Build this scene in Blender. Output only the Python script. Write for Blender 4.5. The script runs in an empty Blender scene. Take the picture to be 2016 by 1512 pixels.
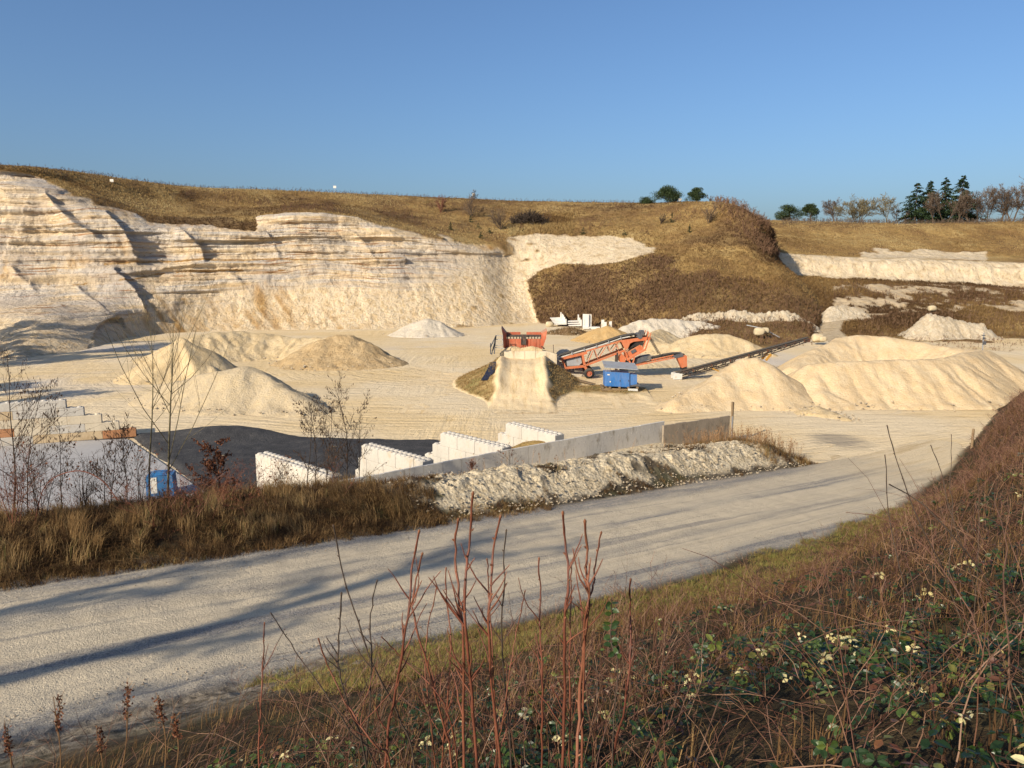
import bpy, math, random
import numpy as np
from mathutils import Vector
rng = np.random.default_rng(11); random.seed(5)
C = bpy.context.scene.collection
# ---------------------------------------------------------------- camera model (photo pixels 2016 x 1512)
F, CX, CY, HC = 1500.0, 1008.0, 756.0, 13.0
TH = math.atan(236.0 / F); CT, ST = math.cos(TH), math.sin(TH)
def ray(px, py):
    u = (px - CX) / F; v = (CY - py) / F
    return np.array([u, CT + ST * v, -ST + CT * v])
def G(px, py, z=0.0):            # point of the place at height z
    d = ray(px, py); t = (z - HC) / d[2]
    return np.array([d[0] * t, d[1] * t, z])
def D(px, py, Y):                # point of the place at distance Y
    d = ray(px, py); t = Y / d[1]
    return np.array([d[0] * t, Y, HC + d[2] * t])
def proj(P):
    P = np.asarray(P, float); x, y, z = P[..., 0], P[..., 1], P[..., 2] - HC
    w = y * CT - z * ST; v = y * ST + z * CT
    w = np.where(w < .1, .1, w)
    return CX + F * x / w, CY - F * v / w
# ---------------------------------------------------------------- noise
_perm = np.random.default_rng(3).permutation(256); _perm = np.concatenate([_perm, _perm, _perm]).astype(np.int64)
def vnoise(x, y, z=0.0):
    x, y, z = np.broadcast_arrays(np.asarray(x, float), np.asarray(y, float), np.asarray(z, float))
    xi, yi, zi = np.floor(x).astype(np.int64), np.floor(y).astype(np.int64), np.floor(z).astype(np.int64)
    fx, fy, fz = x - xi, y - yi, z - zi
    fx, fy, fz = [f * f * (3 - 2 * f) for f in (fx, fy, fz)]
    def h(a, b, c): return _perm[_perm[_perm[a & 255] + (b & 255)] + (c & 255)] / 255.0
    def L(a, b, t): return a + (b - a) * t
    r = L(L(L(h(xi, yi, zi), h(xi+1, yi, zi), fx), L(h(xi, yi+1, zi), h(xi+1, yi+1, zi), fx), fy),
          L(L(h(xi, yi, zi+1), h(xi+1, yi, zi+1), fx), L(h(xi, yi+1, zi+1), h(xi+1, yi+1, zi+1), fx), fy), fz)
    return r * 2 - 1
def fbm(x, y, z=0.0, o=4, g=.5):
    a, f, s, n = 1.0, 1.0, 0.0, 0.0
    for i in range(o):
        s = s + a * vnoise(np.asarray(x) * f + 17.3 * i, np.asarray(y) * f + 5.1 * i, np.asarray(z) * f + 9.7 * i); n += a; a *= g; f *= 2.03
    return s / n
def ss(a, b, x):
    t = np.clip((np.asarray(x, float) - a) / (b - a), 0, 1); return t * t * (3 - 2 * t)
def inpoly(px, py, poly):
    r = np.zeros(np.shape(px), bool); n = len(poly)
    for i in range(n):
        x0, y0 = poly[i]; x1, y1 = poly[(i + 1) % n]
        if y0 == y1: continue
        c = ((y0 > py) != (y1 > py)) & (px < (x1 - x0) * (py - y0) / (y1 - y0) + x0)
        r ^= c
    return r
# ---------------------------------------------------------------- objects
def tag(o, label=None, cat=None, group=None, kind=None):
    for k, v in (('label', label), ('category', cat), ('group', group), ('kind', kind)):
        if v: o[k] = v
    return o
def thing(name, loc, label, cat, group=None):
    o = bpy.data.objects.new(name, None); C.objects.link(o); o.location = [float(v) for v in loc]
    o.empty_display_size = .2
    return tag(o, label, cat, group)
def mesh(name, V, Fs, mat, parent=None, smooth=False, attr=None, off=None):
    """one mesh object from vertices and a list of face index arrays; with a parent whose place is known the vertices stay in world place"""
    V = np.asarray(V, np.float32).reshape(-1, 3)
    if parent is not None and off is None: off = world_loc(parent)
    if off is not None: V = V - np.asarray(off, np.float32)
    me = bpy.data.meshes.new(name); Fs = [np.asarray(f, np.int32) for f in Fs if len(f)]
    nv = len(V); nl = sum(f.size for f in Fs); nf = sum(len(f) for f in Fs)
    me.vertices.add(nv); me.vertices.foreach_set('co', V.ravel())
    me.loops.add(nl); me.loops.foreach_set('vertex_index', np.concatenate([f.ravel() for f in Fs]))
    tot = np.concatenate([np.full(len(f), f.shape[1], np.int32) for f in Fs])
    me.polygons.add(nf); me.polygons.foreach_set('loop_start', np.concatenate([[0], np.cumsum(tot)[:-1]]).astype(np.int32))
    me.polygons.foreach_set('loop_total', tot)
    me.polygons.foreach_set('use_smooth', np.full(nf, bool(smooth)))
    for k, a in (attr or {}).items():
        a = np.asarray(a, np.float32)
        if a.ndim == 1:
            at = me.attributes.new(k, 'FLOAT', 'POINT'); at.data.foreach_set('value', a)
        else:
            at = me.attributes.new(k, 'FLOAT_COLOR', 'POINT'); at.data.foreach_set('color', a.ravel())
    me.update(calc_edges=True); me.validate()
    if mat: me.materials.append(mat)
    o = bpy.data.objects.new(name, me); C.objects.link(o)
    if parent is not None: o.parent = parent
    return o
def world_loc(o):
    p = np.zeros(3)
    while o is not None: p = p + np.array(o.location); o = o.parent
    return p
def dup(o, loc=None, parent=None, rotz=None, scale=None):
    c = o.copy(); C.objects.link(c)
    if parent is not None: c.parent = parent
    if loc is not None: c.location = [float(v) for v in loc]
    if rotz is not None: c.rotation_euler = (0, 0, rotz)
    if scale is not None: c.scale = (scale,) * 3 if np.isscalar(scale) else scale
    for ch in list(o.children): dup(ch, parent=c)
    return c
class MB:
    """collects shapes into one mesh"""
    def __init__(s): s.V, s.T, s.Q, s.n, s.a = [], [], [], 0, []
    def add(s, V, T=None, Q=None, tint=.5):
        V = np.asarray(V, float).reshape(-1, 3)
        if T is not None and len(T): s.T.append(np.asarray(T) + s.n)
        if Q is not None and len(Q): s.Q.append(np.asarray(Q) + s.n)
        s.V.append(V); s.n += len(V); s.a.append(np.broadcast_to(np.asarray(tint, float), (len(V),)))
        return s
    def build(s, name, mat, parent=None, smooth=False, off=None):
        Fs = []
        if s.T: Fs.append(np.concatenate(s.T))
        if s.Q: Fs.append(np.concatenate(s.Q))
        return mesh(name, np.concatenate(s.V), Fs, mat, parent, smooth, {'tint': np.concatenate(s.a)}, off)
    # --- solids
    def hull8(s, P, tint=.5):     # P: 4 bottom (ccw) + 4 top
        return s.add(P, Q=[(3, 2, 1, 0), (4, 5, 6, 7), (0, 1, 5, 4), (1, 2, 6, 5), (2, 3, 7, 6), (3, 0, 4, 7)], tint=tint)
    def box(s, c, size, rz=0.0, tint=.5, taper=1.0):
        sx, sy, sz = [v / 2 for v in size]; P = []
        for z, k in ((-sz, 1.0), (sz, taper)):
            for x, y in ((-sx, -sy), (sx, -sy), (sx, sy), (-sx, sy)):
                x *= k; y *= k
                P.append((c[0] + x * math.cos(rz) - y * math.sin(rz), c[1] + x * math.sin(rz) + y * math.cos(rz), c[2] + z))
        return s.hull8(P, tint)
    def bar(s, a, b, w, h=None, tint=.5):     # square bar between two points
        a, b = np.array(a, float), np.array(b, float); h = h or w
        d = b - a; d /= max(np.linalg.norm(d), 1e-9)
        up = np.array([0, 0, 1.0]) if abs(d[2]) < .95 else np.array([0, 1.0, 0])
        r = np.cross(d, up); r /= np.linalg.norm(r); u = np.cross(r, d)
        P = [p + r * i * w / 2 + u * j * h / 2 for p in (a, b) for i, j in ((-1, -1), (1, -1), (1, 1), (-1, 1))]
        return s.hull8(P, tint)
    def prism(s, poly, y0, y1, tint=.5):      # polygon in x,z extruded along y
        n = len(poly); V = [(x, y0, z) for x, z in poly] + [(x, y1, z) for x, z in poly]
        s.add(V, Q=[(i, (i + 1) % n, n + (i + 1) % n, n + i) for i in range(n)], tint=tint)
        c0 = np.mean([v for v in V[:n]], axis=0); c1 = np.mean(V[n:], axis=0)
        s.add(list(V[:n]) + [c0], T=[(n, (i + 1) % n, i) for i in range(n)], tint=tint)
        s.add(list(V[n:]) + [c1], T=[(n, i, (i + 1) % n) for i in range(n)], tint=tint)
        return s
    def lathe(s, c, prof, axis='z', n=20, tint=.5):   # prof: list of (radius, along)
        V = []
        for r, h in prof:
            for k in range(n):
                a = 2 * math.pi * k / n; x, y = r * math.cos(a), r * math.sin(a)
                p = {'z': (x, y, h), 'y': (x, h, y), 'x': (h, x, y)}[axis]; V.append((c[0] + p[0], c[1] + p[1], c[2] + p[2]))
        Q = [(i * n + k, i * n + (k + 1) % n, (i + 1) * n + (k + 1) % n, (i + 1) * n + k) for i in range(len(prof) - 1) for k in range(n)]
        return s.add(V, Q=Q, tint=tint)
    # --- batches
    def tubes(s, P, R, sides=3, tint=.5):     # P (N,K,3) R (N,K)
        P = np.asarray(P, float); R = np.asarray(R, float); N, K = P.shape[:2]
        d = np.gradient(P, axis=1); d /= np.maximum(np.linalg.norm(d, axis=2, keepdims=True), 1e-9)
        ref = np.where(np.abs(d[:, :1, 2:3]) < .8, np.array([[[0, 0, 1.0]]]), np.array([[[0, 1.0, 0]]]))
        r = np.cross(d, np.broadcast_to(ref, d.shape)); r /= np.maximum(np.linalg.norm(r, axis=2, keepdims=True), 1e-9); u = np.cross(r, d)
        a = np.arange(sides) * 2 * math.pi / sides
        V = P[:, :, None, :] + R[:, :, None, None] * (np.cos(a)[None, None, :, None] * r[:, :, None, :] + np.sin(a)[None, None, :, None] * u[:, :, None, :])
        i = np.arange(N)[:, None, None] * K * sides + np.arange(K - 1)[None, :, None] * sides; k = np.arange(sides)[None, None, :]; k2 = (k + 1) % sides
        Q = np.stack(np.broadcast_arrays(i + k, i + k2, i + sides + k2, i + sides + k), -1).reshape(-1, 4)
        t = np.broadcast_to(np.asarray(tint, float).reshape(-1, 1), (N, K * sides)).ravel() if np.ndim(tint) else tint
        return s.add(V.reshape(-1, 3), Q=Q, tint=t)
    def blades(s, B, dirv, h, w, bend, tint):  # grass blades: base, lean direction (N,3 horizontal), height, width, bend
        N = len(B); side = np.stack([-dirv[:, 1], dirv[:, 0], np.zeros(N)], 1) * (w / 2)[:, None]
        z = np.array([0, 0, 1.0]); h_ = h[:, None]; b_ = bend[:, None]
        m = B + z * h_ * .55 + dirv * h_ * b_ * .3; t = B + z * h_ * (1 - .35 * b_) + dirv * h_ * b_
        V = np.stack([B - side, B + side, m - side * .8, m + side * .8, t], 1)
        i = np.arange(N)[:, None] * 5
        return s.add(V.reshape(-1, 3), T=i + np.array([[2, 3, 4]]), Q=i + np.array([[0, 1, 3, 2]]), tint=np.repeat(tint, 5))
    def leaves(s, P, A, Nn, l, w, fold, tint):  # leaf: base point, axis, normal, length, width
        A = A / np.maximum(np.linalg.norm(A, axis=1, keepdims=True), 1e-9)
        S = np.cross(A, Nn); S /= np.maximum(np.linalg.norm(S, axis=1, keepdims=True), 1e-9); U = np.cross(S, A)
        l_, w_ = l[:, None], w[:, None]
        mid1 = P + A * l_ * .38 - U * w_ * .10; mid2 = P + A * l_ * .75 - U * w_ * .14; tip = P + A * l_ - U * w_ * .30
        V = np.stack([P, mid1 + S * w_ * .5 + U * w_ * fold, mid1, mid1 - S * w_ * .5 + U * w_ * fold,
                      mid2 + S * w_ * .36 + U * w_ * fold * .5, mid2, mid2 - S * w_ * .36 + U * w_ * fold * .5, tip], 1)
        i = np.arange(len(P))[:, None] * 8
        T = np.concatenate([i + np.array([[a, b, c]]) for a, b, c in ((0, 1, 2), (0, 2, 3), (4, 7, 5), (5, 7, 6))])
        Q = np.concatenate([i + np.array([[2, 1, 4, 5]]), i + np.array([[3, 2, 5, 6]])])
        return s.add(V.reshape(-1, 3), T=T, Q=Q, tint=np.repeat(tint, 8))
# ---------------------------------------------------------------- materials
class M:
    def __init__(s, name, rough=.9, spec=.2):
        s.m = bpy.data.materials.new(name); s.m.use_nodes = True; s.t = s.m.node_tree; s.b = s.t.nodes['Principled BSDF']
        s.b.inputs['Roughness'].default_value = rough; s.b.inputs['Specular IOR Level'].default_value = spec
    def n(s, typ, **k):
        x = s.t.nodes.new(typ)
        for a, v in k.items(): setattr(x, a, v)
        return x
    def put(s, sock, v):
        if hasattr(v, 'is_output'): s.t.links.new(v, sock)
        elif v is not None:
            if isinstance(v, (tuple, list)) and len(v) == 3 and sock.type == 'RGBA': v = (*v, 1)
            sock.default_value = v
    def pos(s): return s.n('ShaderNodeNewGeometry').outputs['Position']
    def attr(s, name, out='Fac'): return s.n('ShaderNodeAttribute', attribute_name=name).outputs[out]
    def sep(s, v): return s.n_in('ShaderNodeSeparateXYZ', v).outputs
    def n_in(s, typ, v): x = s.n(typ); s.put(x.inputs[0], v); return x
    def mapv(s, v, scale=(1, 1, 1), rot=(0, 0, 0), loc=(0, 0, 0)):
        x = s.n('ShaderNodeMapping'); s.put(x.inputs['Vector'], v); x.inputs['Scale'].default_value = scale; x.inputs['Rotation'].default_value = rot; x.inputs['Location'].default_value = loc
        return x.outputs[0]
    def noise(s, v, scale, detail=4, rough=.55, dist=0.0):
        x = s.n('ShaderNodeTexNoise'); s.put(x.inputs['Vector'], v); x.inputs['Scale'].default_value = scale; x.inputs['Detail'].default_value = detail
        x.inputs['Roughness'].default_value = rough; x.inputs['Distortion'].default_value = dist
        return x.outputs['Fac']
    def vor(s, v, scale, feat='F1', out='Distance'):
        x = s.n('ShaderNodeTexVoronoi', feature=feat); s.put(x.inputs['Vector'], v); x.inputs['Scale'].default_value = scale
        return x.outputs[out]
    def ramp(s, f, stops, interp='LINEAR'):
        x = s.n('ShaderNodeValToRGB'); s.put(x.inputs[0], f); r = x.color_ramp; r.interpolation = interp
        while len(r.elements) < len(stops): r.elements.new(.5)
        for e, (p, c) in zip(r.elements, stops):
            e.position = p; e.color = (c, c, c, 1) if np.isscalar(c) else (*c, 1)
        return x.outputs[0]
    def mix(s, f, a, b, mode='MIX'):
        x = s.n('ShaderNodeMix', data_type='RGBA', blend_type=mode); s.put(x.inputs[0], f); s.put(x.inputs[6], a); s.put(x.inputs[7], b)
        return x.outputs[2]
    def math(s, op, a, b=None, clamp=False):
        x = s.n('ShaderNodeMath', operation=op, use_clamp=clamp); s.put(x.inputs[0], a)
        if b is not None: s.put(x.inputs[1], b)
        return x.outputs[0]
    def bump(s, h, strength=.5, dist=.1, nrm=None):
        x = s.n('ShaderNodeBump'); s.put(x.inputs['Height'], h); x.inputs['Strength'].default_value = strength; x.inputs['Distance'].default_value = dist
        if nrm is not None: s.put(x.inputs['Normal'], nrm)
        return x.outputs[0]
    def done(s, col, nrm=None, rough=None, metal=None):
        s.put(s.b.inputs['Base Color'], col)
        if nrm is not None: s.put(s.b.inputs['Normal'], nrm)
        if rough is not None: s.put(s.b.inputs['Roughness'], rough)
        if metal is not None: s.put(s.b.inputs['Metallic'], metal)
        return s.m
def sand_mat(name, a, b, c=None, lump=1.0, sc=1.0, pits=0.0, dim=.76):
    a, b, c = [tuple(v * dim for v in q) if q else None for q in (a, b, c)]
    m = M(name, .95, .1); p = m.pos(); n1 = m.noise(p, .5 * sc, 5, .6); n2 = m.noise(p, 6 * sc, 4, .65); n3 = m.noise(m.mapv(p, (1, 1, .25)), 1.6 * sc, 4, .6)
    col = m.mix(m.ramp(n1, [(.35, 0), (.65, 1)]), a, b)
    col = m.mix(m.math('MULTIPLY', m.ramp(n3, [(.45, 0), (.7, 1)]), .6), col, c or tuple(v * .82 for v in a))
    col = m.mix(m.ramp(n2, [(.3, .35), (.55, 0)]), col, tuple(v * .6 for v in a))
    if pits: col = m.mix(m.ramp(m.noise(p, 14, 2), [(.3, pits), (.42, 0)]), col, tuple(v * .35 for v in a))
    return m.done(col, m.bump(m.math('ADD', m.math('MULTIPLY', n3, 1.2), n2), .55 * lump, .25))
def plain(name, a, rough=.6, var=.25, sc=2.0, spec=.35, rust=None, metal=0.0, bump=.15, streak=True, dust=0.0):
    m = M(name, rough, spec); p = m.pos(); n = m.noise(m.mapv(p, (1, 1, .35 if streak else 1)), sc, 5, .65); n2 = m.noise(p, sc * 9, 3, .6)
    col = m.mix(m.ramp(n, [(.3, 0), (.75, 1)]), a, tuple(v * (1 - var) for v in a))
    col = m.mix(m.ramp(n2, [(.3, .3), (.5, 0)]), col, tuple(v * .55 for v in a))
    if rust: col = m.mix(m.ramp(m.noise(m.mapv(p, (1, 1, .5)), sc * 1.7, 6, .7), [(.55, 0), (.68, .85)]), col, rust)
    if dust:                                     # chalk dust lying on the paint, thickest on faces that look up
        nz = m.sep(m.n('ShaderNodeNewGeometry').outputs['Normal'])[2]; k = m.math('ADD', m.math('MULTIPLY', nz, .55), m.math('MULTIPLY', m.noise(m.mapv(p, (1, 1, .4)), 2.2, 5, .7), .75))
        col = m.mix(m.math('MULTIPLY', m.ramp(k, [(.30, 0), (.85, 1)]), dust), col, (.50, .40, .26))
    return m.done(col, m.bump(m.math('ADD', n, n2), bump, .03), None, metal)
def tint_mat(name, stops, rough=.75, spec=.15, trans=0.0, var=.3, sc=3.0):
    m = M(name, rough, spec); f = m.attr('tint'); col = m.ramp(f, stops)
    n = m.noise(m.pos(), sc, 3, .6); col = m.mix(m.ramp(n, [(.3, var), (.6, 0)]), col, (.4, .4, .4), 'MULTIPLY')
    m.done(col)
    if trans:
        t = m.n('ShaderNodeBsdfTranslucent'); m.put(t.inputs[0], col); x = m.n('ShaderNodeMixShader'); x.inputs[0].default_value = trans
        m.t.links.new(m.b.outputs[0], x.inputs[1]); m.t.links.new(t.outputs[0], x.inputs[2]); m.t.links.new(x.outputs[0], m.t.nodes['Material Output'].inputs[0])
    return m.m
# ---------------------------------------------------------------- camera, light, sky
sc = bpy.context.scene
cam = bpy.data.objects.new('camera', bpy.data.cameras.new('camera')); C.objects.link(cam); sc.camera = cam
cam.location = (0, 0, HC); cam.rotation_euler = (math.pi / 2 - TH, 0, 0)
cam.data.sensor_width = 36; cam.data.lens = F / 2016 * 36; cam.data.clip_end = 6000; cam.data.clip_start = .05
SUN_EL = math.radians(27); SUN_AZ = math.atan2(-.66, -.75)
sd = np.array([math.sin(SUN_AZ) * math.cos(SUN_EL), math.cos(SUN_AZ) * math.cos(SUN_EL), math.sin(SUN_EL)])
sun = bpy.data.objects.new('sun', bpy.data.lights.new('sun', 'SUN')); C.objects.link(sun)
sun.data.energy = 4.9; sun.data.angle = math.radians(.5); sun.data.color = (1.0, .87, .675)
sun.rotation_euler = Vector(sd).to_track_quat('Z', 'Y').to_euler()
w = bpy.data.worlds.new('World'); sc.world = w; w.use_nodes = True
sky = w.node_tree.nodes.new('ShaderNodeTexSky'); sky.sky_type = 'NISHITA'; sky.sun_disc = False
sky.sun_elevation = SUN_EL; sky.sun_rotation = SUN_AZ; sky.air_density = 1.0; sky.dust_density = 2.4; sky.ozone_density = 6.5; sky.altitude = 0
w.node_tree.links.new(sky.outputs[0], w.node_tree.nodes['Background'].inputs[0]); w.node_tree.nodes['Background'].inputs[1].default_value = .10
sc.view_settings.view_transform = 'Standard'; sc.view_settings.look = 'None'; sc.view_settings.exposure = .50; sc.view_settings.gamma = 1
sc.render.engine = 'CYCLES'; sc.cycles.use_denoising = True; sc.cycles.max_bounces = 5; sc.cycles.transparent_max_bounces = 6
# ================================================================ quarry terrain (far)
def catmull(Pc, n, w=None):
    """resample axis 0 of control array (K,...) to n samples, Catmull-Rom; w: parameter of every control row"""
    K = len(Pc); w = np.arange(K, dtype=float) if w is None else np.asarray(w, float)
    t = np.linspace(w[0], w[-1], n); i = np.clip(np.searchsorted(w, t, 'right') - 1, 0, K - 2)
    h = w[i + 1] - w[i]; u = ((t - w[i]) / h).reshape(-1, *([1] * (Pc.ndim - 1)))
    m = np.empty_like(Pc); m[1:-1] = (Pc[2:] - Pc[:-2]) / (w[2:] - w[:-2]).reshape(-1, *([1] * (Pc.ndim - 1)))
    m[0] = (Pc[1] - Pc[0]) / (w[1] - w[0]); m[-1] = (Pc[-1] - Pc[-2]) / (w[-1] - w[-2])
    h = h.reshape(u.shape); a, b = Pc[i], Pc[i + 1]
    return (2*u**3 - 3*u**2 + 1) * a + (u**3 - 2*u**2 + u) * h * m[i] + (-2*u**3 + 3*u**2) * b + (u**3 - u**2) * h * m[i + 1]
def loft(cols, ncol, nrow, roww, colw=None):
    """cols: every column a list of world points -> dense grid (nrow, ncol, 3)"""
    A = np.array(cols, float).transpose(1, 0, 2)           # rows, cols, 3
    A = catmull(A, nrow, roww).transpose(1, 0, 2)
    return catmull(A, ncol, colw).transpose(1, 0, 2)
def gridmesh(name, V, mat, attr, flip=False):
    r, c = V.shape[:2]; i = np.arange(r - 1)[:, None] * c + np.arange(c - 1)[None]
    Q = np.stack([i, i + 1, i + c + 1, i + c], -1).reshape(-1, 4)
    if flip: Q = Q[:, ::-1]
    return mesh(name, V.reshape(-1, 3), [Q], mat, None, True, {k: a.reshape(-1, *a.shape[2:]) for k, a in attr.items()})
# terrain material: R grass, G ochre stain, B bright chalk, A strata strength
def terrain_mat():
    m = M('quarry_earth', .95, .08); p = m.pos(); at = m.n('ShaderNodeAttribute', attribute_name='mask'); ch = m.n('ShaderNodeSeparateColor'); m.put(ch.inputs[0], at.outputs['Color'])
    gr, oc, ck, stt = ch.outputs[0], ch.outputs[1], ch.outputs[2], at.outputs['Alpha']
    x, y, z = m.sep(p)
    warp = m.noise(m.mapv(p, (.03, .03, .03)), 1, 3)
    zz = m.math('ADD', z, m.math('MULTIPLY', warp, 5.0))
    cv = m.n('ShaderNodeCombineXYZ'); m.put(cv.inputs[0], m.math('MULTIPLY', x, .035)); m.put(cv.inputs[1], m.math('MULTIPLY', y, .02)); m.put(cv.inputs[2], zz)
    st1 = m.noise(cv.outputs[0], .55, 3, .6); st2 = m.noise(cv.outputs[0], 2.3, 3, .6)
    rock = m.ramp(st1, [(.28, (.44, .33, .20)), (.38, (.60, .48, .33)), (.46, (.45, .41, .36)), (.52, (.66, .56, .42)), (.58, (.57, .42, .24)), (.64, (.64, .54, .40)), (.72, (.50, .38, .23))])
    dg = m.noise(m.mapv(p, (1, 1, .30), (0, .62, 0)), .22, 5, .65); rock = m.mix(m.ramp(dg, [(.50, 0), (.60, .75)]), rock, (.56, .44, .29)); rock = m.mix(m.ramp(m.noise(p, .07, 4, .6), [(.46, 0), (.60, .75)]), rock, (.40, .355, .31))
    ck_e = m.vor(m.mapv(m.n_in('ShaderNodeVectorMath', p).outputs[0] if False else p, (1, 1, 1.9)), .42, 'DISTANCE_TO_EDGE'); wv = m.math('ADD', ck_e, m.math('MULTIPLY', m.math('SUBTRACT', m.noise(p, 1.3, 4, .7), .5), .22)); crk = m.math('MULTIPLY', m.ramp(wv, [(.0, 1), (.035, 0)]), m.math('MULTIPLY', stt, m.ramp(m.noise(p, .12, 3), [(.45, 0), (.58, 1)]))); rock = m.mix(m.math('MULTIPLY', crk, .75), rock, (.20, .15, .10))
    lines = m.math('MULTIPLY', m.ramp(st2, [(.58, 0), (.62, 1)]), stt); lines = m.math('MULTIPLY', lines, m.ramp(m.noise(p, .09, 3), [(.42, .1), (.56, 1)]))
    rock = m.mix(m.math('MULTIPLY', lines, .85), rock, (.27, .13, .05))
    sv = m.mapv(p, (1, 1, .22), (0, .5, 0)); talus = m.noise(sv, .45, 5, .65)
    tal = m.ramp(talus, [(.3, (.42, .30, .16)), (.42, (.56, .43, .27)), (.52, (.62, .51, .35)), (.60, (.50, .37, .21)), (.72, (.60, .49, .34))])
    rock = m.mix(stt, tal, rock)
    chalk = m.ramp(m.noise(p, .5, 6, .65), [(.3, (.38, .28, .16)), (.45, (.54, .435, .29)), (.65, (.60, .50, .355))])
    rock = m.mix(ck, rock, chalk)
    och = m.ramp(m.noise(m.mapv(p, (1, 1, .15)), .8, 4, .6), [(.3, (.24, .13, .045)), (.6, (.38, .235, .095)), (.75, (.50, .37, .20))])
    rock = m.mix(oc, rock, och)
    f1 = m.noise(p, 1.1, 6, .7); rock = m.mix(m.ramp(f1, [(.30, .75), (.43, 0)]), rock, (.24, .18, .12))
    g1 = m.noise(p, .055, 5, .62); g2 = m.noise(m.mapv(p, (1, 1, .5)), .7, 6, .72); g3 = m.noise(p, .16, 4, .6)
    grass = m.ramp(m.math('ADD', m.math('MULTIPLY', g1, .55), m.math('MULTIPLY', g3, .45)), [(.34, (.13, .075, .035)), (.45, (.22, .135, .056)), (.53, (.31, .205, .08)), (.62, (.38, .27, .115))])
    grass = m.mix(m.ramp(g2, [(.34, .6), (.48, 0)]), grass, (.075, .046, .023)); grass = m.mix(m.ramp(m.noise(p, .35, 3), [(.58, 0), (.72, .35)]), grass, (.11, .10, .035))
    scb = m.ramp(m.math('ADD', m.math('MULTIPLY', g2, .6), m.math('MULTIPLY', g3, .4)), [(.34, (.065, .039, .02)), (.5, (.14, .087, .042)), (.62, (.215, .142, .066))]); grass = m.mix(m.attr('scrub'), grass, scb)
    col = m.mix(gr, rock, grass)
    hb = m.math('ADD', m.math('MULTIPLY', g2, 1.4), m.math('MULTIPLY', m.math('MULTIPLY', st2, stt), 1.3)); hb = m.math('ADD', hb, m.math('MULTIPLY', talus, .7)); hb = m.math('ADD', hb, m.math('MULTIPLY', f1, .8))
    return m.done(col, m.bump(hb, .8, .7))
MT = terrain_mat()
cols_px = [  # px, then (py, distance) at foot, talus, ledge, face, edge, slope, skyline
 (-700, (668,150),(625,154),(570,160),(450,166),(400,170),(375,184),(345,198)),
 (-300, (690,128),(640,133),(565,140),(450,146),(382,150),(358,164),(334,178)),
 (0,    (705,105),(642,120),(566,142),(450,149),(374,152),(352,162),(331,173)),
 (90,   (695,110),(630,124),(566,144),(460,151),(377,154),(355,166),(334,178)),
 (180,  (688,118),(640,129),(572,146),(470,152),(404,156),(370,172),(345,190)),
 (250,  (664,136),(622,142),(556,150),(480,155),(425,159),(388,178),(355,197)),
 (320,  (655,144),(600,149),(545,155),(490,159),(438,163),(398,186),(364,206)),
 (400,  (651,149),(590,155),(530,159),(490,162),(442,166),(405,192),(371,216)),
 (495,  (650,151),(585,158),(520,163),(480,166),(440,170),(402,198),(375,226)),
 (540,  (649,152),(585,159),(518,164),(475,168),(424,172),(400,202),(377,231)),
 (630,  (648,153),(585,160),(516,165),(470,169),(417,173),(400,206),(381,236)),
 (720,  (647,154),(585,161),(516,167),(475,171),(431,175),(408,208),(385,240)),
 (800,  (646,156),(585,163),(520,169),(488,173),(455,177),(420,209),(388,244)),
 (880,  (643,159),(585,166),(530,172),(500,176),(472,179),(430,208),(391,247)),
 (950,  (640,162),(590,169),(540,175),(512,179),(487,183),(436,208),(394,250)),
 (1008, (637,168),(600,173),(555,180),(515,186),(470,192),(434,212),(397,252)),
 (1060, (632,171),(600,174),(560,178),(520,184),(464,194),(432,214),(398,254)),
 (1120, (636,164),(600,168),(560,174),(512,182),(466,194),(430,212),(399,252)),
 (1200, (645,155),(600,160),(550,168),(503,180),(470,190),(432,206),(400,246)),
 (1290, (652,148),(600,155),(550,163),(512,172),(486,182),(440,198),(401,232)),
 (1380, (668,131),(628,145),(560,158),(518,166),(482,176),(437,192),(399,212)),
 (1440, (684,119),(634,143),(565,158),(528,165),(487,173),(442,184),(404,200)),
 (1485, (690,115),(636,143),(572,158),(538,164),(502,170),(464,177),(430,190))]
flank = [[(1566,674,127),(1580,634,144),(1575,575,160),(1555,545,166),(1530,512,174),(1521,482,182),(1503,448,193)],
         [(1604,668,140),(1616,616,160),(1602,571,180),(1570,546,188),(1528,508,196),(1516,478,205),(1498,446,215)],
         [(1596,660,190),(1606,618,206),(1590,585,222),(1560,560,230),(1515,525,238),(1503,494,247),(1488,462,257)]]
def column(pts):
    P = [D(*p) for p in pts]; s = P[-1]
    a = P[0] + np.array([0, -4.0, 0]); a[2] = -.6; P[0] = P[0] - np.array([0, 0, .25])
    out = [a] + P
    d = np.array([s[0] / s[1], 1.0, 0]) * .3 + np.array([0, .7, 0])
    return out + [s + d * 60 + np.array([0, 0, -2.0]), s + d * 400 + np.array([0, 0, -18.0])]
colsA = [column([(c[0], *q) for q in c[1:]]) for c in cols_px] + [column(f) for f in flank]
NC, NR = 960, 300
colw = [c[0] for c in cols_px] + [1560, 1610, 1660]
A = loft(colsA, NC, NR, [0, .5, 2, 3.6, 5, 6.2, 7.4, 8.8, 9.3, 9.7], colw)
PX, PY = proj(A)
x, y, z = A[..., 0], A[..., 1], A[..., 2]
nx, ny = fbm(x * .12, z * .25, y * .12, 4), fbm(x * .12 + 40, z * .25, y * .12, 4)
qx, qy = PX + nx * 16, PY + ny * 12
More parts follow.
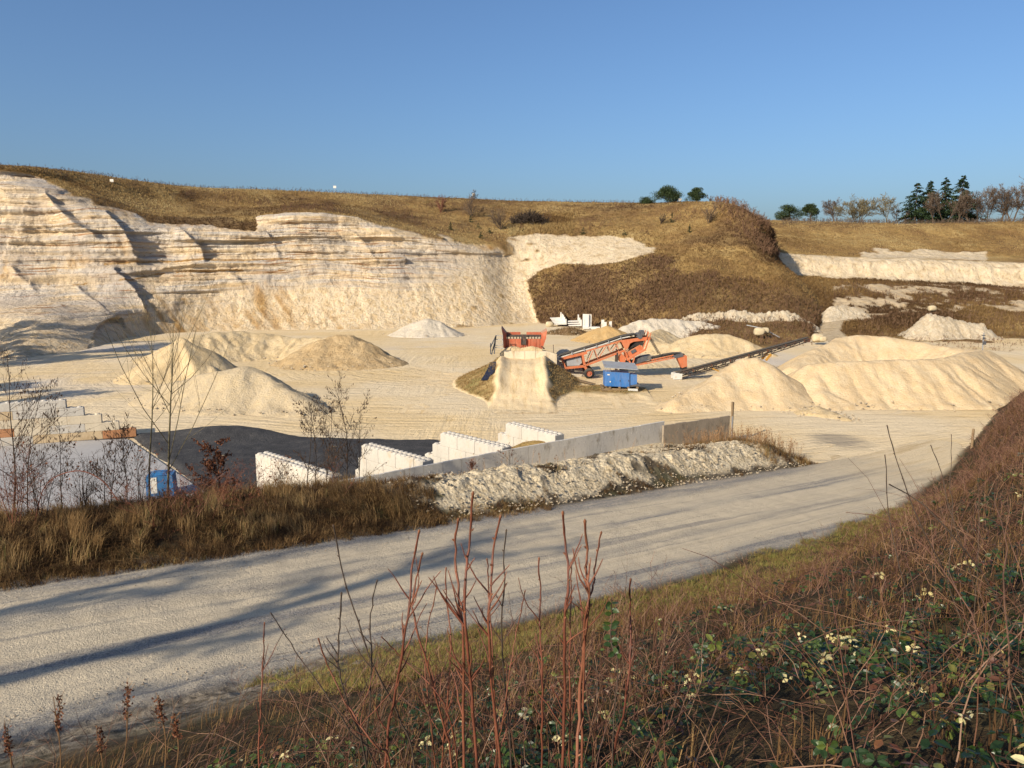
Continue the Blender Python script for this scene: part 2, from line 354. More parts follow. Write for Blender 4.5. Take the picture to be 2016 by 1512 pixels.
rockpoly = [(-900,372),(0,372),(55,376),(120,372),(140,384),(175,388),(182,406),(235,410),(300,434),(380,444),(440,448),(503,450),(508,436),(512,430),(560,420),(640,417),(720,430),(790,455),(870,472),(960,486),(1000,500),
            (1003,468),(1060,462),(1150,468),(1230,470),(1285,484),(1292,500),(1230,512),(1160,522),(1100,520),(1060,532),(1038,560),(1045,590),(1060,640),(1060,760),(-900,900)]
rock = inpoly(qx, qy, rockpoly).astype(float)
scree = inpoly(qx, qy, [(-300,330),(30,334),(90,352),(140,378),(120,376),(-300,375)])
rock = np.maximum(rock, scree)
right_chalk = inpoly(qx, qy, [(1000,455),(1300,470),(1300,510),(1100,530),(1000,560)]) * rock
low_grass = (vnoise(x * .5, y * .5, z * .5) + fbm(x * .1, y * .1, z * .2) > .75) & (qx > 900) & (qx < 1060)
rock = rock * (1 - .8 * low_grass)
def blur(a, k=1):
    for _ in range(k):
        a = (a + np.roll(a, 1, 0) + np.roll(a, -1, 0) + np.roll(a, 1, 1) + np.roll(a, -1, 1)) / 5
    return a
rock = blur(rock, 1)
# strata strength : cliff face above the talus
strt = rock * (1 - ss(-20, 40, PY - np.interp(PX, [0, 180, 320, 500, 800, 950, 1060], [610, 640, 600, 560, 560, 520, 470]) - ny * 22)) * (1 - .7 * ss(820, 960, qx))
och = np.zeros_like(rock)
for poly in ([(250,640),(300,570),(330,590),(420,650),(330,665)], [(360,585),(400,575),(480,640),(440,655),(400,640)], [(560,560),(620,645),(580,650),(545,600)],
             [(185,380),(240,398),(300,418),(400,428),(506,434),(508,452),(420,450),(290,441),(230,424),(186,404)], [(0,500),(25,505),(25,550),(0,545)], [(212,448),(250,480),(255,512),(236,500)],
             [(470,620),(520,560),(560,650),(500,650)], [(900,470),(1000,485),(1000,500),(960,496)], [(505,560),(530,556),(600,640),(570,648)], [(100,520),(180,505),(190,516),(110,534)], [(640,600),(660,600),(700,650),(660,650)], [(180,404),(250,420),(250,432),(190,420)]):
    och = np.maximum(och, inpoly(qx + nx * 10, qy, poly))
och = och * 1.0
bed = (np.abs(PY - np.interp(PX, [210, 300, 400, 600, 790], [520, 516, 513, 511, 508]) - 2.5 * fbm(PX * .02, 3, 0, 3)) < 1.6) & (PX > 205) & (PX < 795) | (np.abs(PY - np.interp(PX, [120, 250, 300, 420, 700], [560, 556, 540, 535, 532]) - 4 * fbm(PX * .02, 8, 0, 3)) < 1.2) & (PX > 90) & (PX < 560) & (fbm(PX * .03, 5, 0, 2) > -.15)
och = blur(och.astype(float), 2) * (.55 + .45 * vnoise(PX * .06, PY * .01)) + bed * 1.0
# relief: ribs, ledges, gullies, scree
nrm = np.cross(np.gradient(A, axis=1), np.gradient(A, axis=0)); nrm /= np.maximum(np.linalg.norm(nrm, axis=2, keepdims=True), 1e-9)
out = np.where((nrm[..., 1:2] > 0), -nrm, nrm); hor = out.copy(); hor[..., 2] *= .25
al = x * .8 - y * .5                                   # along the face
zw = z + 1.6 * fbm(al * .03, z * .04)
led = np.zeros_like(z)
for f, a, k in ((.42, .60, 5), (1.15, .50, 21), (2.6, .30, 44)):
    v = vnoise(zw * f + k, al * .035 * f + k, 0); led += a * np.sign(v) * np.abs(v) ** .5 * np.clip(.75 + 1.3 * fbm(al * .06, z * .09 + k, 3, 3), .05, 1.6)
ribs = 1.9 * np.clip(fbm(al * .075 + z * .03, z * .012 + 3, 0, 3) * 1.9, -.8, .9)
rb = np.zeros_like(z)
for line, hgt, wl_, wr_ in (([(86,378),(120,410),(160,445),(188,462)], 2.6, 30, 5), ([(205,420),(238,450),(252,480),(268,512)], 2.2, 26, 4), ([(350,450),(376,468),(396,488),(404,512)], 1.8, 24, 3.5), ([(225,530),(255,565),(275,600),(288,628)], 3.0, 34, 5), ([(520,455),(540,480),(550,505)], .9, 16, 3), ([(590,570),(604,590),(608,600)], 1.1, 14, 4), ([(20,520),(45,550),(70,570)], 1.2, 24, 5), ([(0,385),(30,392),(60,400)], 1.0, 40, 6), ([(150,560),(175,585),(200,610)], 1.6, 26, 5), ([(690,450),(720,480),(742,510)], .8, 18, 3), ([(455,540),(480,560),(505,590)], .7, 18, 4)):
    ly = [p[1] for p in line]; lx = np.interp(PY, ly, [p[0] for p in line]) + 5 * fbm(PY * .08, hgt * 7, 0, 3); dx = PX - lx; ext = ss(ly[0] - 8, ly[0] + 8, PY) * (1 - ss(ly[-1] - 6, ly[-1] + 14, PY))
    rb += hgt * ext * np.where(dx < 0, np.exp(dx / wl_), np.exp(-dx / wr_))
ribs += rb * 1.0 + .5 * np.clip(1 - np.abs(((al * .052 + z * .022 + .35 * fbm(al * .05, z * .06)) % 1) - .5) * 5, 0, 1) * (vnoise(al * .05, 9) > -.2)
rough = .55 * fbm(x * .6, y * .6, z * .6, 5) + .5 * np.abs(fbm((al + z * .9) * .3, (al - z) * .06, 6, 4))
gul = .35 * np.abs(fbm((al + z * .75) * .55, z * .05, 2, 4)) - .12
d = strt * (led * 1.25 + ribs + rough) + rock * (1 - strt) * (gul * 1.5 + rough * .45)
shelf = np.exp(-((PY - np.interp(PX, [0, 250, 400, 790], [560, 538, 522, 512])) / 5.0) ** 2) * rock * (PX < 800) * (PX > 60)
d = d + shelf * 1.6 * (.7 + .5 * vnoise(al * .15, 4))
grs = 1 - rock
d = d + grs * (.55 * fbm(x * .22, y * .22, z * .22, 5) + .9 * fbm(x * .05, y * .05, 0, 3))
edge = ss(9.0, 8.0, 0)
far = 1 - ss(250, 420, y)
A2 = A + hor * (d * far)[..., None]
scrubA = blur(inpoly(qx + nx * 45, qy + ny * 34, [(1030,545),(1160,530),(1290,515),(1370,532),(1440,548),(1560,575),(1720,640),(1720,700),(1030,700)]).astype(float) * (.95 - .35 * ss(1330, 1480, qx)) + inpoly(qx, qy, [(1425,385),(1520,440),(1545,520),(1500,520),(1460,470)]) * .8, 9) * np.clip(.85 + 1.1 * fbm(x * .12, y * .12, z * .2, 4), .35, 1.1) + .9 * blur(inpoly(qx, qy, [(170,376),(240,396),(300,420),(400,430),(506,434),(510,456),(420,456),(290,446),(184,410)]).astype(float), 2) + .6 * blur(inpoly(qx, qy, [(0,360),(60,362),(150,388),(140,400),(0,384)]).astype(float), 2) + .7 * inpoly(qx, qy + ny * 10, [(60,345),(330,368),(700,392),(1250,402),(1420,412),(1480,480),(1330,480),(1000,450),(760,440),(500,425),(200,380)]) * ss(.02, .3, fbm(x * .10 + 9, y * .10, 8, 4)) + .55 * inpoly(qx, qy + ny * 10, [(330,372),(700,396),(980,410),(980,440),(760,440),(500,425),(380,420)]) * ss(.0, .3, fbm(x * .07, y * .07, 4, 4))
och = blur(och, 2) * np.clip(.50 + 1.5 * fbm((PX - .75 * PY) * .085, PY * .012, 3, 4), 0, 1)
mask = np.stack([1 - rock, np.clip(och * 1.35 + bed * .8, 0, 1), np.clip(right_chalk, 0, 1) * .9, strt], -1)
quarry_hill = tag(gridmesh('quarry_hill', A2, MT, {'mask': mask, 'scrub': np.clip(scrubA, 0, 1)}), kind='structure')
# ---- terraces on the other side
rows_px = [1180, 1300, 1420, 1520, 1640, 1800, 2016, 2300, 2900]
rowsB = []
for px in rows_px:
    f = lambda xs, ys: float(np.interp(px, xs, ys))
    top = f([1300, 1520, 1640, 2016, 2300], [488, 498, 506, 519, 526]); bot = f([1300, 1520, 1640, 2016, 2300], [520, 536, 549, 566, 575])
    skyl = f([1180, 1300, 1520, 1640, 1800, 1950, 2016, 2300], [425, 430, 437, 440, 441, 437, 436, 425])
    y0 = f([1300, 1640, 2016, 2900], [0, 0, 0, -25]); b0 = f([1180, 1560, 1640], [70, 50, 0])
    P = [(px, 712 - b0 * .9, 100 + b0), (px, 662 - b0 * .3, 136 + b0 * .6), (px, 640 - b0 * .1, 148 + b0 * .4), (px, 610, 162 + b0 * .2), (px, bot + 8, 185 + y0), (px, bot, 199 + y0), (px, top, 207 + y0), (px, top - 8, 223 + y0), (px, (top + skyl) / 2 - 4, 245 + y0), (px, skyl, 285 + y0)]
    W = [D(*p) for p in P]; W[0][2] = -.5
    s = W[-1]; W += [s + np.array([s[0] / s[1] * 30, 90, -2.5]), s + np.array([s[0] / s[1] * 150, 500, -16])]
    rowsB.append(W)
B = loft(rowsB, 620, 330, [0, 1, 1.6, 3, 4.6, 5.2, 7, 7.6, 8.6, 9.8, 10.2, 10.6], rows_px)
BX, BY = proj(B); x, y, z = B[..., 0], B[..., 1], B[..., 2]
nx, ny = fbm(x * .12, z * .25, y * .12, 4), fbm(x * .12 + 40, z * .25, y * .12, 4)
qx, qy = BX + nx * 10, BY + ny * 8
topl = np.interp(BX, [1300, 1520, 1640, 2016, 2300], [488, 498, 506, 519, 526]); botl = np.interp(BX, [1300, 1520, 1640, 2016, 2300], [520, 536, 549, 566, 575])
face = ss(-3, 1, qy * .35 + BY * .65 - topl) * (1 - ss(-3, 2, qy * .5 + BY * .5 - botl))
ch2 = inpoly(qx, qy, [(1690,500),(1720,493),(1940,494),(1942,512),(1800,508),(1700,506)]).astype(float)
ch2 = np.maximum(ch2, inpoly(qx, qy, [(1500,490),(1535,494),(1540,502),(1510,500)]))
patch = (fbm(x * .16, y * .16, z * .35, 4) + .55 * fbm(x * .8, y * .5, z * 1.1, 3) + .35 * vnoise(x * 1.7, z * 2.2, 2) > .03) & (BY > 560) & (BY < 616) & (BX > 1640)
lowp = (fbm(x * .2, y * .2, 5, 3) > .38) & (BY > 592) & (BY < 625) & (BX > 1640)
path = np.abs(qx * .3 + BX * .7 - np.interp(BY, [612, 620, 632, 650, 670, 690], [1760, 1690, 1640, 1632, 1648, 1668])) < np.interp(BY, [612, 622, 635, 670, 690], [60, 38, 22, 26, 30])
path = path & (BY > 617) & (BY < 700)
ch = blur(np.maximum.reduce([face, ch2, patch * 1.0, lowp * .7, path * .75]).astype(float), 1)
nr = np.cross(np.gradient(B, axis=1), np.gradient(B, axis=0)); nr /= np.maximum(np.linalg.norm(nr, axis=2, keepdims=True), 1e-9)
nr = np.where(nr[..., 2:3] < 0, -nr, nr)
d = (1 - ch) * (.5 * fbm(x * .25, y * .25, z * .25, 5) + .7 * fbm(x * .06, y * .06, 0, 3)) + ch * (.55 * fbm(x * .35, y * .35, z * .5, 5) + .25 * np.abs(vnoise(x * .5, z * .06)))
d = d * (1 - ss(290, 420, y))
B2 = B + nr * (d * (1 - .8 * path))[..., None]
maskB = np.stack([1 - ch, .25 * patch, np.clip(ch, 0, 1), 0 * ch], -1)
scrubB = ss(548, 562, qy) * (.9 - .5 * ss(610, 640, qy))
terraces = tag(gridmesh('terraced_hill', B2, MT, {'mask': maskB, 'scrub': scrubB}), kind='structure')

# ================================================================ pit floor
def floor_mat():
    m = M('pit_sand', .95, .1); p = m.pos()
    c = G(955, 715); q = m.n('ShaderNodeVectorMath', operation='SUBTRACT'); m.put(q.inputs[0], p); q.inputs[1].default_value = (c[0], c[1], 0)
    xx, yy, _ = m.sep(q.outputs[0]); r = m.math('POWER', m.math('ADD', m.math('MULTIPLY', xx, xx), m.math('MULTIPLY', m.math('MULTIPLY', yy, yy), 1.6)), .5); a = m.math('ARCTAN2', yy, xx)
    wob = m.math('MULTIPLY', m.noise(p, .07, 3), 3.5)
    cv = m.n('ShaderNodeCombineXYZ'); m.put(cv.inputs[0], m.math('ADD', r, wob)); m.put(cv.inputs[1], m.math('MULTIPLY', a, 2.2))
    t1 = m.noise(cv.outputs[0], 1.15, 4, .7)
    t2 = m.noise(m.mapv(p, (.07, 1.1, 1), (0, 0, .12)), 1.0, 4, .7, .3); t3 = m.noise(m.mapv(p, (.9, .08, 1), (0, 0, .5)), 1.0, 4, .65, .2)
    sel = m.ramp(m.noise(p, .035, 2), [(.45, 0), (.55, 1)]); sel2 = m.ramp(m.noise(m.mapv(p, loc=(31, 7, 0)), .05, 2), [(.52, 0), (.6, 1)])
    tr = m.mix(sel, t1, t2); tr = m.mix(m.math('MULTIPLY', sel2, .55), tr, t3)
    tread = m.noise(m.mapv(cv.outputs[0], (1, 6, 1)), 1.3, 2, .5)
    big = m.noise(p, .05, 4, .55)
    col = m.ramp(tr, [(.32, (.45, .315, .15)), (.43, (.59, .44, .235)), (.5, (.66, .51, .295)), (.58, (.58, .43, .225)), (.7, (.71, .58, .365))])
    col = m.mix(m.ramp(big, [(.40, 0), (.60, .5)]), col, (.66, .58, .44)); col = m.mix(m.ramp(m.noise(m.mapv(p, loc=(9, 3, 0)), .03, 4), [(.57, 0), (.66, .75)]), col, (.50, .46, .41))
    col = m.mix(m.ramp(m.noise(p, 3.5, 4, .7), [(.30, .4), (.45, 0)]), col, (.34, .26, .15))
    pc = G(1652, 866); dv_ = m.n('ShaderNodeVectorMath', operation='SUBTRACT'); m.put(dv_.inputs[0], p); dv_.inputs[1].default_value = (pc[0], pc[1], 0); ln = m.n('ShaderNodeVectorMath', operation='LENGTH'); m.put(ln.inputs[0], m.mapv(dv_.outputs[0], (.42, .30, 0)))
    dm = m.math('ADD', ln.outputs['Value'], m.math('MULTIPLY', m.math('SUBTRACT', m.noise(m.mapv(p, (.35, 1.2, 1)), 1.0, 5, .65), .5), 1.8)); col = m.mix(m.ramp(dm, [(.45, .8), (.6, .55), (1.0, 0)]), col, (.27, .23, .175))
    hb = m.math('ADD', m.math('MULTIPLY', tr, 1.6), m.math('ADD', m.math('MULTIPLY', tread, .5), m.math('MULTIPLY', m.noise(p, 2.6, 4, .7), .5)))
    return m.done(col, m.bump(hb, .6, .35))
MF = floor_mat()
gx = np.unique(np.concatenate([np.array([-4000, -1500, -600, -250, -140]), np.arange(-100, 100, 1.2), [140, 250, 600, 1500, 4000]]))
gy = np.unique(np.concatenate([np.array([-4000, -1500, -500, -150, 0, 25]), np.arange(36, 180, 1.2), [230, 400, 900, 2000, 4500]]))
XX, YY = np.meshgrid(gx, gy); ZZ = (.10 * fbm(XX * .08, YY * .08, 0, 3) + .04 * fbm(XX * .5, YY * .5, 4, 2)) * ((XX > -101) & (XX < 101) & (YY > 36) & (YY < 181)) - .03
ground = tag(gridmesh('ground', np.stack([XX, YY, ZZ], -1), MF, {}), kind='structure')
# ================================================================ near ground: road, verges, chalk bank, bramble bank
DS, DQ = np.array([.79, .613]), np.array([-.613, .79])      # along the road, across it (away from the camera)
def zr(s): return np.interp(s, [-90, -30, 0, 20, 38, 50, 62, 120], [11, 6.1, 4.0, 2.25, .85, .12, -.06, -.06])
def qf(s): return np.interp(s, [-90, 28, 38, 52, 65, 90, 120], [16.4, 16.4, 17.4, 20.6, 24.0, 30, 36])
def top(s): return np.interp(s, [-90, 8, 30, 45, 120], [11.3, 11.3, 12.6, 13.4, 13.4])
QE = 25.3
def near_h(s, q):
    r0 = zr(s); e = 1.0 - .15 * ss(4, 9, s) + .9 * ss(14, 36, s); off = 2.6 * ss(8, 16, s) * (1 - ss(40, 52, s)) + .3
    f = qf(s); k = np.clip(q / (f - off), 0, 1)
    zb = r0 + .35 * ss(0, 1, off / 2.6) + (top(s) - r0 - .35) * (1 - k ** e)
    zb = np.where(q > f - off, r0 + .35 * ss(0, 1, off / 2.6) * (1 - ss(0, 1, (q - f + off) / off)), zb)
    zb = zb + np.clip(-q, 0, 60) * .06
    left = r0 + .65 * ss(25.2, 27.6, q); tgt = -.35
    left = left + (tgt - left) * ss(29.5, 36.5, q)
    crest = r0 + 1.15 * ss(25.4, 27.6, q); plat = np.maximum(.95 - .2 * ss(36, 44, s), 0)
    berm = crest + (plat - crest) * ss(28.0, 33.2, q); berm = np.where(q > 34.35, -.4, berm)
    berm = berm * (1 - ss(40, 46.5, s + (q - 29) * .25)) - .1 * ss(40, 46, s)
    t = ss(13.0, 17.5, s); far = left * (1 - t) + berm * t
    far = np.where((q > 37), -.4, far)
    z = np.where(q < f, zb, np.where(q < QE, r0, far))
    return z
def ng(xy):                        # ground height at x,y near the camera
    xy = np.asarray(xy, float); s = xy[..., 0] * DS[0] + xy[..., 1] * DS[1]; q = xy[..., 0] * DQ[0] + xy[..., 1] * DQ[1]
    return near_h(s, q)
def sq(s, q):
    s, q = np.broadcast_arrays(np.asarray(s, float), np.asarray(q, float))
    xy = s[..., None] * DS + q[..., None] * DQ
    return np.concatenate([xy, near_h(s, q)[..., None]], -1)
sv = np.unique(np.concatenate([np.arange(-90, -26, 2.0), np.arange(-26, 56, .11), np.arange(56, 110, 1.2)]))
qv = np.unique(np.concatenate([np.arange(-60, -3, 3.0), np.arange(-3, 38.4, .11)]))
S, Q = np.meshgrid(sv, qv)
N3 = sq(S, Q); x, y = N3[..., 0], N3[..., 1]
wob = .5 * fbm(S * .25, Q * .25, 1, 4)
road = ss(-.5, .3, Q + wob - qf(S)) * (1 - ss(-.2, .6, Q + wob - QE))
bermk = ss(14.5, 17, S + wob * 2) * ss(25.6, 26.3, Q + wob) * (1 - ss(43, 46, S + (Q - 29) * .25))
tuft = ss(.08, .34, fbm(x * .55, y * .55, 7, 4) + .25 * vnoise(x * 2, y * 2) - .10 * ss(25.8, 27, Q) + .55 * (1 - ss(25.4, 26.4, Q)))
tuft = np.maximum(tuft, ss(.55, .8, .5 * ss(40.5, 43.5, S) + .5 * ss(.1, .4, fbm(x * .4, y * .4, 3) + .2)))
chalk = bermk * (1 - .85 * tuft)
soil = np.clip(1 - road - bermk, 0, 1) + bermk * tuft * .85
soil = np.clip(soil, 0, 1); soil = soil * (1 - ss(44.5, 47, S) * (Q > qf(S)))
merge = ss(40, 54, S + 2.5 * wob + (Q - 21) * .5)
lump = np.abs(fbm(x * 1.6, y * 1.6, 2, 5, .6)) * .38 + .10 * fbm(x * 4.2, y * 4.2, 5, 3) + .18 * fbm(x * .35, y * .35, 1, 2)
verge = ss(12.2, 15.2, Q) * (1 - ss(16.2, 17.6, Q)) * (1 - ss(4, 15, S))
rut = .045 * fbm(S * .08, Q * 2.2, 3, 3) * road + .03 * fbm(x * 1.5, y * 1.5, 1, 3) * road
N3[..., 2] += rut * (1 - merge) + bermk * (1 - ss(33, 34.2, Q)) * (lump * ss(26, 27, Q) * (1 - .5 * ss(28.5, 30, Q))) + (1 - road) * .10 * fbm(x * .9, y * .9, 0, 4) * (1 - bermk) + verge * (.16 * np.abs(fbm(x * 2.2, y * 2.2, 9, 4)) + .05)
def near_mat():
    m = M('road_and_bank', .95, .1); p = m.pos(); at = m.n('ShaderNodeAttribute', attribute_name='mask'); ch = m.n('ShaderNodeSeparateColor'); m.put(ch.inputs[0], at.outputs['Color'])
    so, ck, mg, vg = ch.outputs[0], ch.outputs[1], ch.outputs[2], at.outputs['Alpha']
    a = math.atan2(DS[1], DS[0]); rp = m.mapv(p, rot=(0, 0, -a)); X, Yq, _ = m.sep(rp)
    st = m.noise(m.mapv(rp, (.035, 1.25, 0)), 1.0, 5, .62, .15)
    fine = m.noise(p, 7, 5, .75); grav = m.noise(p, 24, 3, .7)
    edge = m.ramp(m.math('ABSOLUTE', m.math('SUBTRACT', m.math('ADD', Yq, m.math('MULTIPLY', m.noise(m.mapv(rp, (.12, .5, 1)), 1, 3), 2.0)), 21.9)), [(.0, 0), (1, 1)])
    er = m.n('ShaderNodeMapRange'); m.put(er.inputs[0], m.math('ABSOLUTE', m.math('SUBTRACT', m.math('ADD', Yq, m.math('MULTIPLY', m.noise(m.mapv(rp, (.12, .5, 1)), 1, 3), 2.0)), 22.2))); er.inputs[1].default_value = 1.9; er.inputs[2].default_value = 3.9
    yq = m.math('ADD', Yq, m.math('MULTIPLY', m.math('SUBTRACT', m.noise(m.mapv(rp, (.10, .35, 1)), 1, 3), .5), 2.2)); band = m.ramp(m.math('DIVIDE', m.math('SUBTRACT', yq, 16.2), 9.6), [(0, .9), (.10, .6), (.17, .08), (.29, .0), (.345, .55), (.40, .05), (.55, .0), (.60, .6), (.66, .08), (.80, .12), (.87, .95), (1, .85)])
    gk = m.math('ADD', m.math('MULTIPLY', band, m.ramp(m.noise(m.mapv(rp, (.25, 1.2, 1)), 1.0, 4, .65), [(.34, .45), (.50, 1)])), m.ramp(st, [(.54, 0), (.61, .6)]), True)
    rd = m.ramp(st, [(.3, (.46, .385, .275)), (.5, (.56, .475, .34)), (.65, (.50, .42, .30))])
    gravel = m.ramp(grav, [(.35, (.075, .078, .086)), (.5, (.175, .175, .178)), (.65, (.36, .34, .31))])
    rd = m.mix(m.math('MULTIPLY', gk, m.ramp(fine, [(.36, 1.0), (.62, .6)])), rd, gravel)
    rd = m.mix(m.ramp(grav, [(.3, .35), (.40, 0)]), rd, (.2, .18, .15))
    sandc = m.ramp(m.noise(m.mapv(rp, (.12, 1.0, 1)), 1, 5, .7), [(.35, (.50, .38, .22)), (.5, (.64, .52, .34)), (.62, (.55, .45, .30)), (.72, (.66, .58, .44))])
    rd = m.mix(mg, rd, sandc)
    chalk = m.ramp(m.noise(p, 2.2, 6, .7), [(.3, (.34, .25, .14)), (.41, (.58, .48, .32)), (.65, (.68, .59, .43))])
    chalk = m.mix(m.ramp(m.noise(p, 9, 4, .7), [(.31, .8), (.41, 0)]), chalk, (.20, .14, .075))
    soil = m.ramp(m.noise(p, 1.6, 6, .7), [(.3, (.022, .015, .009)), (.5, (.055, .038, .02)), (.7, (.11, .08, .04))])
    soil = m.mix(m.ramp(m.noise(p, .5, 3), [(.5, 0), (.65, .5)]), soil, (.06, .07, .02))
    clod = m.ramp(m.noise(p, 3.5, 5, .7), [(.35, (.07, .055, .04)), (.5, (.20, .165, .12)), (.65, (.36, .30, .22))])
    soil = m.mix(vg, soil, clod)
    col = m.mix(ck, rd, chalk); col = m.mix(so, col, soil)
    hb = m.math('ADD', m.math('MULTIPLY', fine, .8), m.math('ADD', m.math('MULTIPLY', grav, .5), m.math('MULTIPLY', st, 1.2))); cb = m.math('ADD', m.noise(p, 3.2, 6, .75), m.math('MULTIPLY', m.vor(p, 5.5), .8)); n0 = m.bump(m.math('MULTIPLY', cb, ck), .7, .3)
    return m.done(col, m.bump(hb, .8, .09, n0))
MN = near_mat()
mask = np.stack([soil, chalk, merge, verge], -1)
road_o = tag(gridmesh('road_and_bank_ground', N3, MN, {'mask': mask}), kind='structure')

# ================================================================ sand piles
PILE_SURF = []
BEHIND = lambda X, Y, H: np.where(X * DQ[0] + Y * DQ[1] > 34.4, H, -.6)
def pile(name, label, cat, ridge, slope=.68, mat=None, res=.22, rnd=.5, rough=.10, gully=.22, lump=0.0, base=0.0, group='sand piles on the pit floor', seed=0, cut=None, extra=None):
    """ridge: crest pixels (px, py, distance) -> heap whose flanks fall from that crest at the angle of repose"""
    chains = ridge if isinstance(ridge[0], list) else [ridge]
    chains = [np.array([D(*p) for p in c]) - np.array([0, 0, base]) for c in chains]
    allp = np.concatenate(chains); r = allp[:, 2].max() / slope + 1.5
    lo, hi = allp[:, :2].min(0) - r, allp[:, :2].max(0) + r
    X, Y = np.meshgrid(np.arange(lo[0], hi[0], res), np.arange(lo[1], hi[1], res)); H = np.full(X.shape, -9.0)
    WX, WY = X + .5 * fbm(X * .35, Y * .35, seed, 3), Y + .5 * fbm(X * .35, Y * .35, seed + 8, 3)
    for c in chains:
        acc = 0
        for a, b in zip(c[:-1], c[1:]) if len(c) > 1 else [(c[0], c[0] + np.array([.01, 0, 0]))]:
            ab = (b - a)[:2]; L2 = max(ab @ ab, 1e-6); t = np.clip(((WX - a[0]) * ab[0] + (WY - a[1]) * ab[1]) / L2, 0, 1)
            dd = np.hypot(WX - a[0] - t * ab[0], WY - a[1] - t * ab[1]); h = a[2] + t * (b[2] - a[2])
            ang = np.arctan2(WY - a[1] - t * ab[1], WX - a[0] - t * ab[0])
            u = (acc + t * math.sqrt(L2)) * 1.1 + ang * 1.6
            g = gully * fbm(u * 1.3, dd * .12, seed, 4) * ss(.2, 2.5, dd)
            hh = h - slope * (np.sqrt(dd ** 2 + rnd ** 2) - rnd) * (1 - .0 * dd) + g
            H = np.maximum(H, hh); acc += math.sqrt(L2)
    fl = .35 * np.exp(-np.clip(H, 0, 9) / .35)          # spread foot
    H = H + fl * (H > -.6) * .6
    H = H + rough * fbm(X * 1.1, Y * 1.1, seed, 5) + .06 * fbm(X * 3, Y * 3, seed, 3, .65) - .10 * np.clip(fbm(X * .8, Y * .8, seed + 30, 3) - .15, 0, 1)
    if lump: H = H + lump * (np.abs(fbm(X * 1.3, Y * 1.3, seed, 5, .65)) * 1.3 - .3 + .5 * fbm(X * .3, Y * .3, seed, 2)) * ss(-.2, .6, H)
    if extra is not None: H = extra(X, Y, H)
    dp = 1.3 if base else 0
    ok = H > -.12 - dp; cell = ok[:-1, :-1] | ok[1:, :-1] | ok[:-1, 1:] | ok[1:, 1:]
    H = np.maximum(H, -.25 - dp) + base
    n = X.shape[1]; i = np.arange(X.size).reshape(X.shape); Qd = np.stack([i[:-1, :-1], i[:-1, 1:], i[1:, 1:], i[1:, :-1]], -1)[cell]
    used = np.unique(Qd); re = np.full(X.size, -1); re[used] = np.arange(len(used))
    V = np.stack([X, Y, H], -1).reshape(-1, 3)[used]; ctr = np.array([allp[:, 0].mean(), allp[:, 1].mean(), base])
    o = mesh(name, V, [re[Qd]], mat, None, True, off=ctr); o.location = ctr
    tag(o, label, cat, group); PILE_SURF.append((name, V)); return o
MS_cream = sand_mat('sand_cream', (.67, .51, .29), (.72, .58, .365), (.60, .43, .22))
MS_buff = sand_mat('sand_buff', (.63, .50, .31), (.58, .47, .31), (.50, .43, .32))
MS_tan = sand_mat('sand_tan', (.47, .33, .17), (.57, .43, .25), (.38, .26, .13), 1.5, 1.6, .6, .98)
MS_ochre = sand_mat('sand_ochre', (.56, .36, .15), (.60, .42, .20), (.50, .32, .13), .8)
MS_white = sand_mat('sand_white', (.70, .62, .50), (.64, .56, .43), (.62, .52, .38))
MS_peach = sand_mat('sand_peach', (.69, .52, .31), (.72, .575, .37), (.65, .46, .24), .8)
MS_chalk = sand_mat('chalk_rubble', (.74, .64, .48), (.64, .52, .36), (.48, .35, .20), 1.8, 1.6, .85, .85)
MS_gold = sand_mat('gravel_gold', (.58, .39, .14), (.48, .31, .10), (.66, .50, .26), 1.6, 2.5, .7)
MS_dark = sand_mat('gravel_dark', (.040, .040, .043), (.055, .055, .058), (.03, .03, .032), 1.6, 2.0)
pile('sand_pile', 'pale pointed sand cone with a sharp crest, behind the two thin poplar saplings', 'sand pile', [[(362,664,88),(402,712,86),(436,742,83)], [(362,664,88),(330,706,87)]], .66, MS_cream, rnd=.15, seed=1)
pile('sand_pile', 'broad low sand pile with a grey slipped flank, nearest the black asphalt heap', 'sand pile', [[(318,760,72),(356,748,72),(392,738,72),(430,730,71),(478,722,71),(500,728,71)], [(500,728,71),(545,752,69),(602,786,67)]], .66, MS_buff, rnd=.5, rough=.16, seed=2)
pile('sand_bund', 'long curved bank of loose sand behind the pointed cone', 'sand bank', [(345,676,104),(385,662,106),(425,655,108),(470,652,110),(540,660,111),(600,666,110),(648,664,107)], .55, MS_cream, rnd=.9, rough=.22, gully=.35, seed=3)
pile('sand_pile', 'rough tan sand pile at the end of the curved sand bank', 'sand pile', [(636,668,100),(664,660,101),(690,660,101),(712,672,100),(738,692,99)], .6, MS_tan, rnd=.7, rough=.3, seed=4)
pile('sand_pile', 'small whitish pile at the foot of the cliff', 'sand pile', [(815,634,141),(840,627,141),(862,632,141),(880,643,140)], .6, MS_white, rnd=.3, seed=5)
pile('sand_pile', 'ochre yellow sand pile in front of the concrete angle elements', 'sand pile', [(1180,645,131),(1196,641,131)], .55, MS_ochre, rnd=.7, rough=.06, seed=6)
pile('sand_pile', 'flat topped pale pile beside the brown scrub slope, behind the orange screening plant', 'sand pile', [(1235,640,138),(1262,630,139),(1300,627,140),(1345,630,141),(1385,634,141),(1408,640,140)], .8, MS_white, rnd=.8, rough=.3, seed=7)
pile('sand_pile', 'wide wrinkled sand pile rising behind the black stacking conveyor', 'sand pile', [[(1320,676,112),(1352,664,112),(1392,657,112),(1432,659,112),(1462,668,111),(1500,690,109)], [(1300,648,126),(1262,668,118),(1320,676,112)]], .58, MS_cream, rnd=.6, rough=.14, seed=8)
pile('sand_pile', 'small white sand pile beside the foot of the orange conveyor', 'sand pile', [(1106,688,90.5),(1116,686,90.5)], 1.3, MS_white, rnd=.3, seed=9)
